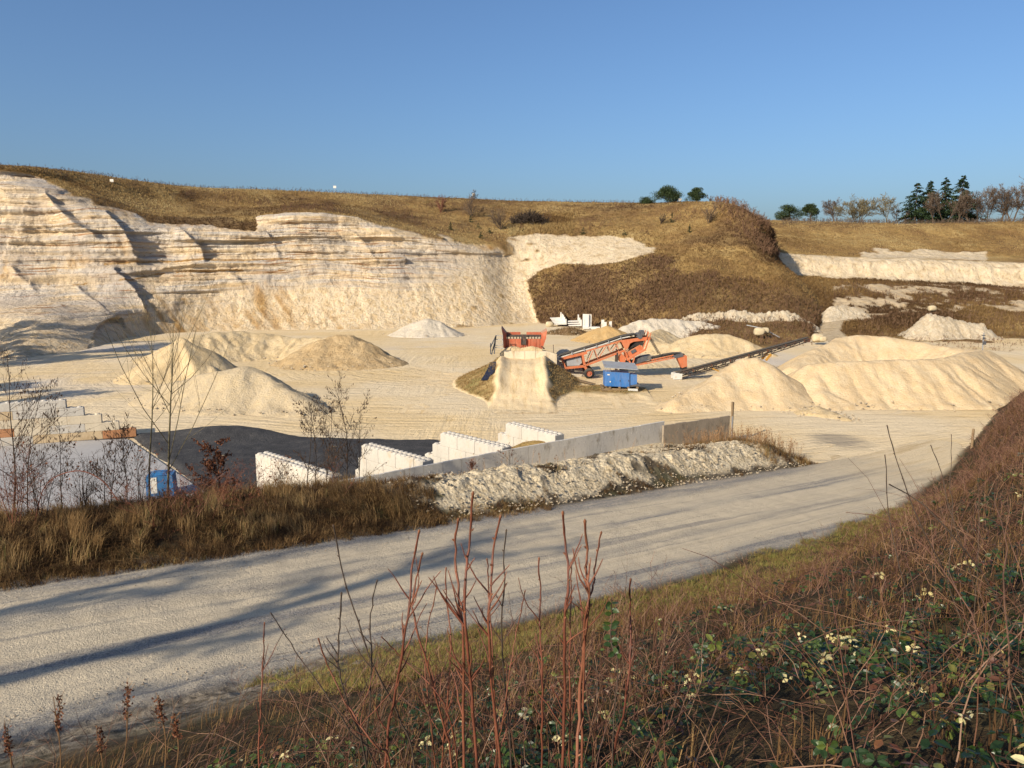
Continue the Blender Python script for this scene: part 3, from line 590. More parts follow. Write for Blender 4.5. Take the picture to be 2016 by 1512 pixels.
pile('sand_pile', 'steep peach coloured sand pile under the upper end of the black stacking conveyor', 'sand pile', [[(1462,706,73.5),(1490,705,73.5),(1508,712,73)], [(1462,706,73.5),(1420,738,71.5),(1385,760,70),(1335,786,68)], [(1508,712,73),(1540,742,71.5),(1580,775,70)]], .72, MS_peach, rnd=.45, rough=.14, seed=10)
pile('sand_pile', 'largest sand pile, a horseshoe shaped heap with a hollow inside', 'sand pile', [[(1560,720,84),(1600,690,88),(1660,662,92),(1700,660,92),(1750,663,91),(1800,672,90),(1850,681,87),(1905,687,84),(1945,690,80),(1975,716,77),(2010,760,74)],
     [(1600,716,74),(1650,712,74),(1700,711,74),(1760,709,74),(1820,708,74),(1870,704,75),(1900,694,77),(1945,690,80)], [(1600,716,74),(1625,770,70)]], .68, MS_peach, rnd=.5, rough=.10, gully=.3, seed=11)
pile('sand_spill', 'low crumbled sand spill at the foot of the horseshoe pile by the puddle', 'sand spill', [(1610,800,66),(1640,815,64.5),(1668,828,63)], .5, MS_cream, res=.15, rnd=.3, rough=.16, seed=12, group='crumbled spoil')
pile('chalk_rubble_heap', 'long blocky white chalk rubble heap below the brown scrub slope', 'rubble heap', [(1350,622,146),(1372,615,146),(1410,618,146),(1450,612,146),(1500,615,146),(1545,611,146),(1572,619,146),(1588,630,145)], 1.0, MS_chalk, res=.2, rnd=.5, rough=.3, lump=.9, base=1.4, seed=13, group='chalk rubble heaps')
pile('chalk_rubble_heap', 'white chalk rubble heap with weathered grey flank, right of the winding track', 'rubble heap', [[(1806,643,135),(1832,617,136),(1856,620,136),(1880,628,136),(1928,634,135)]], .95, MS_chalk, res=.26, rnd=.5, rough=.3, lump=.7, base=.1, seed=14, group='chalk rubble heaps')
pile('chalk_rubble_heap', 'small chalk spoil line at the bend of the winding track', 'rubble heap', [(1636,605,155),(1660,601,156),(1692,606,156)], .9, MS_chalk, res=.2, rnd=.4, rough=.2, lump=.4, base=2.2, seed=15, group='chalk rubble heaps')
pile('gravel_pile', 'golden yellow gravel heap inside the open bay between stepped block walls', 'gravel pile', [(1036,876,47.2),(1058,867,47.4),(1076,871,47.6)], .5, MS_gold, res=.12, rnd=.6, rough=.06, gully=.05, seed=16, group='bay heaps', extra=BEHIND)
pile('gravel_pile', 'black gravel heap behind the retaining wall in the bay by the thin alders', 'gravel pile', [(720,945,40.2),(760,934,40.6),(800,930,41)], .5, MS_dark, res=.12, rnd=.7, rough=.06, gully=.05, seed=17, group='bay heaps', extra=BEHIND)
# black millings spread over the floor of the bays
poly = np.array([G(*p)[:2] for p in [(255,858),(300,856),(350,856),(385,854),(430,850),(480,850),(530,857),(600,863),(700,866),(860,868),(930,884),(1010,905),(880,960),(600,1010),(425,985),(345,920)]])
X, Y = np.meshgrid(np.arange(poly[:, 0].min() - 1, poly[:, 0].max() + 1, .2), np.arange(poly[:, 1].min() - 1, poly[:, 1].max() + 1, .2))
wx, wy = X + .35 * fbm(X * .5, Y * .5, 1, 3), Y + .35 * fbm(X * .5, Y * .5, 6, 3)
ins = inpoly(wx, wy, [tuple(p) for p in poly]).astype(float); sm = blur(ins, 6); H = -.15 + .33 * ss(.2, .9, sm) + .05 * fbm(X * 1.2, Y * 1.2, 2, 4) * ins
H += .75 * np.exp(-((X - G(450,856)[0]) / 4.2) ** 2 - ((Y - G(450,862)[1]) / 1.7) ** 2) * ss(.4, 1, sm)
cell = (sm > .05); cell = cell[:-1, :-1] & cell[1:, 1:]; i = np.arange(X.size).reshape(X.shape)
Qd = np.stack([i[:-1, :-1], i[:-1, 1:], i[1:, 1:], i[1:, :-1]], -1)[cell]; used = np.unique(Qd); re = np.full(X.size, -1); re[used] = np.arange(len(used))
def asphalt_mat():
    m = M('asphalt_millings', .85, .25); p = m.pos(); col = m.ramp(m.noise(p, 1.0, 6, .7), [(.3, (.026, .026, .028)), (.55, (.05, .049, .049)), (.75, (.085, .08, .075))])
    col = m.mix(m.ramp(m.noise(p, 8, 3, .7), [(.62, 0), (.72, .7)]), col, (.2, .19, .17)); col = m.mix(m.ramp(m.noise(m.mapv(p, (.6, 1.6, 1)), .55, 3), [(.71, 0), (.73, .9)]), col, (.35, .27, .16))
    return m.done(col, m.bump(m.noise(p, 7, 5, .75), .9, .12))
MA = asphalt_mat()
tag(mesh('asphalt_ground', np.stack([X, Y, H], -1).reshape(-1, 3)[used], [re[Qd]], MA, None, True), kind='structure')
# white concrete slab of the end bay
MW = plain('concrete_white', (.50, .465, .405), .85, .2, .9, .2, bump=.3, rust=(.42, .34, .24))
MW.node_tree.nodes
MSL = plain('concrete_slab', (.37, .36, .35), .9, .14, .5, .15, bump=.3, streak=False)
c = [G(250,866), G(432,992), G(-260,1040), G(-260,890)]; mb = MB()
mb.hull8([(p[0], p[1], -.2) for p in (c[3], c[2], c[1], c[0])] + [(p[0], p[1], .1) for p in (c[3], c[2], c[1], c[0])])
tag(mb.build('concrete_floor', MSL), kind='structure')
# ---------------------------------------------------------------- ramp up to the feeder
xc = D(1028, 740, 78)[0]; gx_, gy_ = np.arange(xc - 11, xc + 13, .16), np.arange(66, 93, .16); X, Y = np.meshgrid(gx_, gy_)
hr = 2.4 * ss(67.5, 82.5, Y); wl = 2.4 + .3 * fbm(Y * .3, 3, 0, 2) + .9 * (1 - ss(66.5, 75, Y))
skew = (Y - 78) * .02; u = X - xc - skew
sideL = np.clip(-u - wl, 0, 20); sideR = np.clip(u - wl - .1, 0, 20)
berm = .35 * np.exp(-((np.abs(u) - wl) / .6) ** 2)
H = hr + berm * ss(70, 76, Y) - .46 * sideL - .62 * sideR
H = np.where(Y > 86.5, -1.0, H) ; H = H + .09 * fbm(X * .8, Y * .8, 2, 4) + .03 * fbm(u * 2.5, Y * .15, 5, 3) * (np.abs(u) < wl)
low = .35 * np.exp(-((X - D(1200, 770, 76)[0]) / 6) ** 2 - ((Y - 78.5) / 3.2) ** 2); H = np.maximum(H, low - .05 + .1 * fbm(X * .9, Y * .9, 4, 3))
gm = ss(-.3, .3, np.maximum(-u, u) - wl - .35 + .5 * fbm(X * .6, Y * .6, 3, 3)) * ss(.02, .2, H)
cell = (H > -.1); cell = cell[:-1, :-1] | cell[1:, 1:]; H = np.maximum(H, -.2); i = np.arange(X.size).reshape(X.shape)
Qd = np.stack([i[:-1, :-1], i[:-1, 1:], i[1:, 1:], i[1:, :-1]], -1)[cell]; used = np.unique(Qd); re = np.full(X.size, -1); re[used] = np.arange(len(used))
def ramp_mat():
    m = M('ramp_earth', .95, .1); p = m.pos(); f = m.attr('grassy')
    st = m.noise(m.mapv(p, (1.8, .10, 1), (0, 0, .06)), 1, 5, .7, .2)
    sandc = m.ramp(st, [(.34, (.52, .38, .20)), (.46, (.64, .49, .29)), (.6, (.68, .54, .33)), (.7, (.58, .44, .25))])
    sandc = m.mix(m.ramp(m.noise(p, 4, 4, .7), [(.3, .4), (.45, 0)]), sandc, (.34, .25, .14))
    gr = m.ramp(m.noise(p, .9, 6, .7), [(.3, (.12, .08, .035)), (.45, (.23, .155, .065)), (.6, (.32, .23, .10)), (.75, (.38, .29, .14))])
    gr = m.mix(m.math('MULTIPLY', m.ramp(m.noise(p, .35, 2), [(.50, 0), (.64, .6)]), .8), gr, (.12, .13, .04))
    return m.done(m.mix(f, sandc, gr), m.bump(m.math('ADD', m.math('MULTIPLY', st, .9), m.noise(p, 5, 5, .7)), .5, .1))
MR = ramp_mat()
RAMPV = np.stack([X, Y, H], -1); RAMPG = gm
tag(mesh('ramp_ground', RAMPV.reshape(-1, 3)[used], [re[Qd]], MR, None, True, {'grassy': gm.ravel()[used]}), kind='structure')
# ================================================================ paints
M_OR = plain('paint_orange', (.50, .135, .052), .6, .3, 1.2, .3, rust=(.26, .09, .045), bump=.1, dust=.5)
M_OR2 = plain('paint_red_orange', (.42, .10, .048), .65, .35, 1.2, .25, rust=(.20, .08, .045), bump=.15, dust=.45)
M_BLU = plain('paint_blue', (.03, .15, .42), .5, .25, 1.0, .35, bump=.08, dust=.35)
M_STEEL = plain('steel_dark', (.035, .028, .026), .6, .3, 2, .4, rust=(.13, .05, .025), bump=.2, dust=.2)
M_RUST = plain('steel_rusty', (.12, .05, .028), .7, .3, 2, .3, rust=(.05, .03, .025), bump=.2)
M_RUB = plain('rubber_black', (.016, .016, .017), .75, .2, 3, .3, bump=.15, dust=.15)
M_GREY = plain('steel_grey', (.30, .31, .32), .5, .2, 1.5, .4, rust=(.22, .16, .11), bump=.1)
M_DGREY = plain('steel_slate', (.085, .09, .10), .6, .3, 1.5, .35, rust=(.2, .16, .12), bump=.15)
M_PALE = plain('sheet_pale', (.55, .54, .50), .6, .2, 1.5, .3, rust=(.35, .25, .15), bump=.1)
M_WOOD = plain('wood_weathered', (.24, .17, .10), .85, .35, 3, .15, bump=.4)
M_YEL = plain('paint_yellow_worn', (.50, .26, .05), .6, .3, 1.5, .3, rust=(.2, .09, .03))
M_TARP = plain('tarp_blue', (.03, .14, .33), .4, .4, 1.5, .4, rust=(.30, .32, .33), bump=.6)
M_MAT = plain('mat_navy', (.012, .015, .032), .55, .4, 1.5, .35, bump=.5)
M_CONC = plain('concrete_grey', (.60, .565, .50), .85, .18, 1.0, .2, rust=(.30, .26, .20), bump=.25)
M_CONCD = plain('concrete_stained', (.34, .28, .21), .9, .35, 1.2, .15, rust=(.13, .11, .085), bump=.35)
M_CONCL = plain('concrete_light', (.62, .60, .55), .85, .12, 1.0, .2, rust=(.42, .37, .29), bump=.2)
M_CONCB = plain('concrete_buff', (.52, .40, .25), .9, .2, .9, .15, rust=(.36, .26, .15), bump=.3)
M_CONCP = plain('concrete_pale_buff', (.58, .50, .37), .9, .18, .9, .15, rust=(.42, .31, .19), bump=.3)
M_BRICKC = plain('concrete_orange', (.40, .20, .10), .9, .25, 1.2, .15, rust=(.36, .16, .07), bump=.3)
M_STONE = plain('boulder_buff', (.52, .43, .28), .9, .3, 1.5, .15, bump=.6, streak=False)
M_PUD = plain('wet_sand', (.20, .175, .14), .3, .3, .8, .4, bump=.05, streak=False)
# ================================================================ interlocking concrete blocks
ORD = ['first', 'second', 'third', 'fourth', 'fifth', 'sixth', 'seventh', 'eighth', 'ninth', 'tenth', 'eleventh', 'twelfth']
def block_mesh(name, L, W, H, mat, knobs=4, rows=2):
    mb = MB(); b = .025; g = .012
    x0, x1, y0, y1 = -L/2 + g, L/2 - g, -W/2 + g, W/2 - g
    V, Q = [], []                                    # bevelled box: three rings
    def ring(dx, z): return [(x0 + dx, y0 + dx, z), (x1 - dx, y0 + dx, z), (x1 - dx, y1 - dx, z), (x0 + dx, y1 - dx, z)]
    R = [ring(b, 0.004), ring(0, b), ring(0, H - b), ring(b, H - .004)]
    for r in R: V += r
    for k in range(3): Q += [(4*k + i, 4*k + (i + 1) % 4, 4*k + 4 + (i + 1) % 4, 4*k + 4 + i) for i in range(4)]
    Q += [(3, 2, 1, 0), (12, 13, 14, 15)]; mb.add(V, Q=Q)
    for i in range(knobs):
        for j in range(rows):
            cx = (i + .5) / knobs * L - L/2; cy = (j + .5) / rows * W - W/2
            mb.lathe((cx, cy, H - .006), [(.0, .085), (.10, .08), (.15, .05), (.19, 0)][::-1], n=8)
    o = mb.build(name, mat, off=(0, 0, 0)); C.objects.unlink(o); return o.data
def put_block(me, loc, rz, label, group):
    o = bpy.data.objects.new('concrete_block', me); C.objects.link(o); o.location = [float(v) for v in loc]; o.rotation_euler = (0, 0, rz)
    tag(o, label, 'concrete block', group); return o
B_W = block_mesh('block_white', 1.6, .8, .8, MW); B_Wh = block_mesh('block_white_half', .8, .8, .8, MW, 2)
def bay_wall(pa, pb, ncourse, step, wname, group, n):
    a, b = np.array(pa[:2]), np.array(pb[:2]); d = (b - a) / np.linalg.norm(b - a); rz = math.atan2(d[1], d[0])
    n = math.floor((a @ DQ - 34.5) / -(d @ DQ) / .8) / 2
    for c in range(ncourse):                         # c=0 top
        start = -step * c; z = .8 * (ncourse - 1 - c) + .02
        cname = ['top', 'second', 'third', 'bottom'][c if c < ncourse - 1 or ncourse < 4 else 3]
        if ncourse == 3 and c == 2: cname = 'bottom'
        k = 0; L0 = start; end = n * 1.6
        while L0 < end - .1:
            half = (step in (0, .35) and c % 2 == 1 and k == 0) or end - L0 < 1.2
            L = .8 if half else 1.6; p = a + d * (L0 + L / 2)
            put_block(B_Wh if half else B_W, (p[0], p[1], z), rz, f'{ORD[k]} white block from far end, {cname} course, {wname}', group)
            L0 += L; k += 1
bay_wall(G(515,892,2.4), G(676,943,2.4), 3, 0, 'wall behind the alders', 'white interlocking blocks of the bay walls', 5)
bay_wall(G(722,875,2.4), G(853,910,2.4), 3, .35, 'wall beside the black gravel', 'white interlocking blocks of the bay walls', 4)
bay_wall(G(876,852,2.4), G(1003,882,2.4), 3, .8, 'middle stepped wall', 'white interlocking blocks of the bay walls', 4)
bay_wall(G(1004,833,2.4), G(1121,861,2.4), 3, .8, 'stepped wall by the golden gravel', 'white interlocking blocks of the bay walls', 4)
# end wall of long flat blocks, stepped, facing the camera
LB, HB = 2.25, .62
FB = [block_mesh('block_long_%s' % m.name, LB, .62, HB, m, 4, 1) for m in (MW, M_CONCP, M_CONCB, M_BRICKC)]
e = G(130, 789, 3.1)[:2]; dv = np.array([-.93, -.36]); rzl = math.atan2(-dv[1], -dv[0])
for c in range(5):
    z = .1 + HB * (4 - c); x0 = -1.12 * c; n = 7
    for k in range(n):
        t = x0 + LB * (k + .5); p = e + dv * t
        if p[0] < -43: continue
        mi = 3 if (c, k) in ((3, 3), (4, 0)) else ([0, 0, 1, 1, 2][c] if rng.random() < .6 else int(rng.integers(0, 3)))
        put_block(FB[mi], (p[0], p[1], z), rzl, f'{ORD[k]} long {["white", "pale buff", "buff", "orange"][mi]} block from stepped end, {["top", "second", "third", "fourth", "bottom"][c]} course, end wall', 'long flat blocks of the stepped end wall')
# ---------------------------------------------------------------- retaining wall of precast panels
pw0, pw1 = sq(15.8, 34.3), sq(39.9, 34.25)
def panel_wall(name, a, b, n, ztop, mat, label, lip=0.0):
    a, b = np.array(a, float), np.array(b, float); d = (b - a)[:2]; L = np.linalg.norm(d); d /= L; nn = np.array([d[1], -d[0]]); w = L / n
    root = thing(name, (a[0], a[1], -.2), label, 'retaining wall', 'precast retaining walls')
    for i in range(n):
        mb = MB(); p0 = a[:2] + d * (w * i + .012); p1 = a[:2] + d * (w * (i + 1) - .012)
        z1 = ztop - .03 * (rng.random() - .5) if n > 9 else ztop + .03 * (i % 2)
        q = [p0, p1, p1 - nn * .14, p0 - nn * .14]
        mb.hull8([(v[0], v[1], -.2) for v in q] + [(v[0], v[1], z1) for v in q])
        for hx in (.28, .72):                      # lifting eyes
            c = p0 + d * (w * hx) + nn * .005; mb.lathe((c[0], c[1], z1 - .38), [(.012, -.03), (.022, 0), (.012, .03)], 'z', 6)
        mb.build('wall_panel', mat, root)
    return root
panel_wall('retaining_wall', pw0, pw1, 20, 2.3, M_CONC, 'long pale grey precast concrete wall along the top of the chalk bank')
pd0 = np.array(D(1306, 856, 51.2)); pd1 = np.array(D(1437, 836, 54.5))
panel_wall('retaining_wall', pd0, pd1, 6, 2.05, M_CONCD, 'short dark stained concrete wall ending at the tall post')
t = thing('marker_post', (pd1[0] + .12, pd1[1], 0), 'tall wooden post clamped to the end of the dark stained wall', 'post')
mb = MB(); mb.box((pd1[0] + .14, pd1[1], 1.5), (.14, .14, 3.2), .6); mb.build('post', M_WOOD, t)
mb = MB(); mb.box((pd1[0] + .14, pd1[1] - .10, 1.0), (.10, .05, 2.1), .6); mb.build('clamp', M_GREY, t)
# ================================================================ feeder hopper on the ramp
YH = 86.6
def W(px, py, Y=YH): p = D(px, py, Y); return (p[0], p[2])
def poly(mb, pts, Y, y0, y1, tint=.5): return mb.prism([W(a, b, Y) for a, b in pts], Y + y0, Y + y1, tint)
def rod(mb, a, b, Y, w, dy=0.0, dy2=None):
    p, q = W(*a, Y), W(*b, Y); return mb.bar((p[0], Y + dy, p[1]), (q[0], Y + (dy if dy2 is None else dy2), q[1]), w)
hw = W(1040, 690)
root = thing('abutment_wall', (hw[0], YH - .5, 0), 'buff concrete abutment wall across the head of the earth ramp', 'concrete wall')
for k, (a, b) in enumerate(((992, 1012), (1012, 1033), (1033, 1054), (1054, 1075), (1075, 1096))):
    mb = MB(); poly(mb, [(a + .3, 760), (b - .3, 760), (b - .3, 690 + (k % 2) * .6 + (6 if a > 1070 else 0)), (a + .3, 690 + (k % 2) * .6)], YH, -.55, -.2); mb.build('wall_panel', M_CONCP, root)
hop = thing('feed_hopper', (hw[0], YH + 1, 2.8), 'red orange steel feed hopper with flared wings at the head of the ramp', 'feed hopper')
mb = MB(); poly(mb, [(994, 668), (1066, 668), (1066, 690), (994, 690)], YH, .55, .68)
for px in (1001, 1013, 1025, 1044, 1055, 1062): poly(mb, [(px, 668), (px + .8, 668), (px + .8, 690), (px, 690)], YH, .50, .56)
mb.build('lower_panel', M_OR2, hop)
mb = MB(); poly(mb, [(996, 656), (1025, 656), (1025, 661), (996, 661)], YH, 1.5, 1.6); poly(mb, [(1037, 656), (1067, 656), (1067, 661), (1037, 661)], YH, 1.5, 1.6); mb.build('upper_panel', M_OR2, hop)
mb = MB(); poly(mb, [(996, 661), (1066, 661), (1066, 664.5), (996, 664.5)], YH, .8, 1.6); poly(mb, [(1026, 659), (1036, 659), (1036, 679), (1026, 679)], YH, .36, .49)
for px in range(998, 1066, 6): poly(mb, [(px, 664), (px + 2.2, 664), (px + 2.2, 668), (px, 668)], YH, .62, .9)
mb.build('grid', M_STEEL, hop)
for s_, pts in ((0, [(987, 645), (997, 657), (997, 688), (991, 684), (990, 660)]), (1, [(1077, 650), (1066, 657), (1066, 690), (1069, 684), (1075, 665)])):
    mb = MB(); P = [W(a, b) for a, b in pts]; x_in = W(997 if s_ == 0 else 1066, 660)[0]
    V = [(x, YH + (.5 if abs(x - x_in) < .05 else -.25), z) for x, z in P] + [(x + .02, YH + (2.6 if abs(x - x_in) < .05 else 2.9), z) for x, z in P]
    n = len(P); mb.add(V, Q=[(i, (i + 1) % n, n + (i + 1) % n, n + i) for i in range(n)], T=[(0, 1, 4), (1, 2, 4), (2, 3, 4), (5, 9, 6), (6, 9, 7), (7, 9, 8)]); mb.build('wing', M_OR2, hop)
mb = MB(); rod(mb, (1027, 668), (1026, 684), YH, .05, .3); rod(mb, (1026, 684), (1031, 689), YH, .05, .3); rod(mb, (1031, 689), (1035, 684), YH, .05, .3); rod(mb, (1035, 684), (1036, 668), YH, .05, .3); mb.build('chain_loop', M_STEEL, hop)
mb = MB(); rod(mb, (1066, 682), (1072, 687), YH, .16, .1); mb.build('foot', M_STEEL, hop); mb = MB(); rod(mb, (1066, 690), (1075, 691), YH, .12, 0); mb.build('foot', M_STEEL, hop)
pile('sand_heap', 'sand spilled against the lower panel of the red orange hopper', 'sand heap', [[(997, 686.5, 86.75), (1012, 681, 86.8), (1026, 684, 86.75)], [(1033, 684, 86.75), (1046, 681, 86.8), (1060, 685, 86.75)]], .8, MS_cream, res=.1, rnd=.15, rough=.04, gully=.05, base=3.15 - 3.15, seed=20, group=None,
     extra=lambda X, Y, H: np.where((H > 2.9) & (Y > YH - .18) & (Y < YH + .54), H, -.2))
root = thing('guard_rail', (W(975, 690)[0], YH - 2, 2.6), 'thin grey steel guard rail beside the hopper at the ramp head', 'railing')
mb = MB()
for a, b in (((966, 676), (966, 697)), ((977, 660), (968, 698)), ((976, 661), (973, 697)), ((966, 683), (975, 664)), ((970, 690), (975, 675))): rod(mb, a, b, YH - 1.4, .13)
mb.build('stair_stringer', M_DGREY, root); mb = MB()
for a, b in (((976, 660), (990, 661)), ((976, 668), (990, 669)), ((989, 661), (989, 680)), ((976, 680), (990, 679)), ((975, 684), (992, 686))): rod(mb, a, b, YH - 1.2, .06)
mb.build('handrail', M_GREY, root)
root = thing('marker_rod', (W(1089, 700)[0], YH, 2.8), 'thin upright steel rod at the end of the abutment wall', 'rod'); mb = MB(); rod(mb, (1089, 678), (1090, 700), YH, .07, -.4); mb.build('rod', M_STEEL, root)
# rubber mat on the ramp flank
def ramp_z(x, y): 
    j = np.clip(((np.asarray(x) - gx_[0]) / .16).round().astype(int), 0, len(gx_) - 1); i = np.clip(((np.asarray(y) - gy_[0]) / .16).round().astype(int), 0, len(gy_) - 1); return RAMPV[i, j, 2]
def on_ramp(px, py):
    d = ray(px, py); best = None
    for t in np.linspace(60, 95, 700):
        p = np.array([d[0] * t, d[1] * t, HC + d[2] * t])
        if p[2] < max(float(ramp_z(p[0], p[1])), 0): return p
    return G(px, py)
edges = [(714, 964.5, 976.5), (719, 963.5, 976), (724, 961.5, 975), (729, 959.5, 974), (734, 956.5, 972.5), (739, 954, 969), (743, 951.5, 963), (747, 948.5, 962), (750, 947, 959)]
V = []; ctr = []
for py_, a_, b_ in edges:
    for k in (0, .33, .67, 1):
        q = on_ramp(a_ + (b_ - a_) * k, py_); q[2] += .09 + .04 * rng.random(); V.append(q)
    ctr.append(V[-2])
n = len(ctr); Qs = [(4*i + j, 4*i + j + 1, 4*i + j + 5, 4*i + j + 4) for i in range(n - 1) for j in range(3)]
V2 = [v - np.array([0, 0, .05]) for v in V]; N_ = len(V)
Qs += [tuple(N_ + k for k in q[::-1]) for q in Qs]
o = mesh('rubber_mat', V + V2, [Qs], M_MAT, off=ctr[7]); o.location = ctr[7]; tag(o, 'dark navy rubber mat hanging down the grassy flank of the ramp', 'rubber mat')
# ================================================================ screening plant
Y0 = 88.0; sp = W(1200, 700, Y0)
P = lambda zx, zy: (1080 + zx / 6.72, 630 + zy / 6.72)
plant = thing('screening_plant', (sp[0], Y0, 0), 'orange wheeled screening plant with an inclined feed conveyor', 'screening plant')
def zp(mb, pts, y0, y1): return poly(mb, [P(*p) for p in pts], Y0, y0, y1)
def zr_(mb, a, b, w, dy, dy2=None): return rod(mb, P(*a), P(*b), Y0, w, dy, dy2)
belt_pts = [(128, 478), (300, 424), (460, 376), (620, 330), (780, 278), (940, 222), (1060, 198), (1140, 188)]
mb = MB(); up = [(a, b - 12) for a, b in belt_pts]; zp(mb, up + belt_pts[::-1], -.75, .75); mb.build('belt', M_RUB, plant)
mb = MB(); lo = [(a + 4, b + 17) for a, b in belt_pts[:7]]
for a, b in zip(belt_pts[:6], belt_pts[1:7]):
    zp(mb, [(a[0], a[1] + 5), (b[0], b[1] + 5), (b[0], b[1] + 17), (a[0], a[1] + 17)], -.86, -.80)
mb.build('belt_skirt', M_PALE, plant)
for a, b in belt_pts[:6]:
    mb = MB(); zr_(mb, (a, b - 14), (a + 6, b + 26), .10, -.93); p_ = W(*P(a + 3, b + 6), Y0); mb.bar((p_[0], Y0 - .97, p_[1] - .06), (p_[0], Y0 + .9, p_[1] - .06), .12); mb.build('idler_bracket', M_GREY, plant)
for dy in (-.82, .82):
    mb = MB(); zr_(mb, (165, 500), (500, 420), .30, dy); zr_(mb, (490, 402), (960, 262), .17, dy); zr_(mb, (230, 622), (490, 596), .26, dy); zr_(mb, (490, 585), (985, 395), .22, dy)
    zr_(mb, (165, 500), (225, 632), .20, dy); zr_(mb, (440, 445), (470, 600), .26, dy)
    for a, b in (((515, 545), (575, 400)), ((640, 500), (600, 385)), ((660, 480), (745, 345)), ((805, 415), (775, 335)), ((830, 400), (905, 290)), ((910, 375), (885, 300))): zr_(mb, a, b, .085, dy)
    mb.build('truss_frame', M_OR, plant)
mb = MB(); zp(mb, [(232, 520), (420, 462), (428, 560), (400, 590), (240, 600)], -.62, -.56); mb.build('guard_plate', M_GREY, plant); mb = MB(); zp(mb, [(232, 520), (420, 462), (428, 560), (400, 590), (240, 600)], .56, .62); mb.build('guard_plate', M_GREY, plant)
mb = MB(); zr_(mb, (338, 632), (338, 668), .05, -.95); zr_(mb, (338, 668), (420, 668), .06, -.95); zr_(mb, (420, 632), (420, 668), .05, -.95); mb.build('step', M_STEEL, plant)
mb = MB()
for dy in (-1.0, 1.0): zr_(mb, (465, 590), (515, 690), .28, dy)
a_ = (W(*P(520, 735), Y0)[0], .60); mb.bar((a_[0] - .05, Y0 - 1.0, 1.0), (a_[0], Y0 - 1.0, .6), .26); mb.bar((a_[0] - .05, Y0 + 1.0, 1.0), (a_[0], Y0 + 1.0, .6), .26); mb.bar((a_[0], Y0 - 1.25, a_[1]), (a_[0], Y0 + 1.25, a_[1]), .2); mb.build('axle', M_OR, plant)
for dy in (-1.35, 1.35):
    mb = MB(); R_ = a_[1] + .0; mb.lathe((a_[0], Y0 + dy, a_[1]), [(.33, -.19), (R_ * .93, -.19), (R_, -.10), (R_, .10), (R_ * .93, .19), (.33, .19), (.33, -.19)], 'y', 28); wh = mb.build('wheel', M_RUB, plant, True)
    mb = MB(); mb.lathe((a_[0], Y0 + dy, a_[1]), [(.0, -.13), (.12, -.16), (.14, -.06), (.30, -.05), (.335, -.20), (.335, .20), (0, .12)], 'y', 20)
    for k in range(6): an = k * math.pi / 3; mb.lathe((a_[0] + .2 * math.cos(an), Y0 + dy - .07, a_[1] + .2 * math.sin(an)), [(0, -.06), (.03, -.05), (.03, .03)], 'y', 6)
    mb.build('rim', M_OR2, wh)
for _y in (-.95, .85):
    mb = MB(); zp(mb, [(940, 268), (960, 256), (1130, 232), (1300, 212), (1338, 226), (1330, 246), (1250, 262), (1110, 276), (1062, 300), (1035, 360), (1000, 390), (972, 330)], _y, _y + .1); mb.build('side_plate', M_OR, plant)
#zp(mb, [(940, 268), (960, 256), (1130, 232), (1300, 212), (1338, 226), (1330, 246), (1250, 262), (1110, 276), (1062, 300), (1035, 360), (1000, 390), (972, 330)], .85, .95); mb.build('side_plate', M_OR, plant)
mb = MB(); zp(mb, [(1055, 295), (1110, 276), (1245, 262), (1225, 330), (1180, 322), (1040, 372)], -.8, .8); mb.build('chute', M_RUB, plant)
mb = MB(); zp(mb, [(1005, 432), (1190, 318), (1240, 352), (1240, 378), (1070, 480), (1012, 500)], -.9, .9); mb.build('screen_box', M_OR, plant)
mb = MB(); zp(mb, [(1068, 400), (1125, 368), (1148, 400), (1090, 436)], -.98, -.9); mb.build('inspection_hatch', M_DGREY, plant)
for dy in (-1.02, 1.02):
    mb = MB(); zr_(mb, (1018, 515), (1265, 375), .22, dy); zr_(mb, (1045, 520), (1085, 592), .16, dy); zr_(mb, (1118, 480), (1085, 592), .14, dy); zr_(mb, (1278, 225), (1232, 350), .13, dy); zr_(mb, (1308, 240), (1262, 372), .13, dy)
    zr_(mb, (905, 395), (1010, 500), .13, dy); zr_(mb, (985, 380), (1030, 470), .14, dy)
    zr_(mb, (1302, 146), (1282, 222), .10, dy); zr_(mb, (1334, 158), (1314, 226), .10, dy)
    mb.build('support_frame', M_OR, plant)
mb = MB(); zp(mb, [(925, 470), (950, 450), (1012, 490), (1000, 555), (940, 550), (915, 520)], -.7, .7); mb.build('feed_box', M_OR, plant)
mb = MB(); zr_(mb, (895, 420), (889, 690), .19, -.85); mb.build('leg', M_STEEL, plant); mb = MB(); zr_(mb, (905, 420), (900, 690), .19, .85); mb.build('leg', M_STEEL, plant)
mb = MB(); zp(mb, [(1118, 182), (1200, 172), (1205, 140), (1255, 136), (1252, 190), (1235, 216), (1150, 222), (1140, 205)], -.55, .55); a2 = W(*P(1190, 205), Y0); mb.lathe((a2[0], Y0, a2[1]), [(0, -1.0), (.30, -1.0), (.30, 1.0), (0, 1.0)], 'y', 14); mb.build('drive_motor', M_DGREY, plant)
for dy in (-.7, .7): mb = MB(); zr_(mb, (1335, 235), (1460, 456), .055, dy); mb.build('tie_rod', M_STEEL, plant)
for dy in (-.7, .7): mb = MB(); zr_(mb, (1345, 232), (1472, 452), .055, dy); mb.build('tie_rod', M_STEEL, plant)
mb = MB(); zp(mb, [(995, 545), (1115, 545), (1130, 520), (1215, 480), (1340, 458), (1352, 508), (1120, 580), (1040, 592), (1000, 580)], -.7, .7); mb.build('discharge_trough', M_DGREY, plant)
mb = MB(); zp(mb, [(1342, 492), (1560, 446), (1640, 432), (1720, 428), (1790, 446), (1790, 456), (1720, 438), (1560, 458), (1345, 512)], -.5, .5); mb.build('discharge_belt', M_RUB, plant)
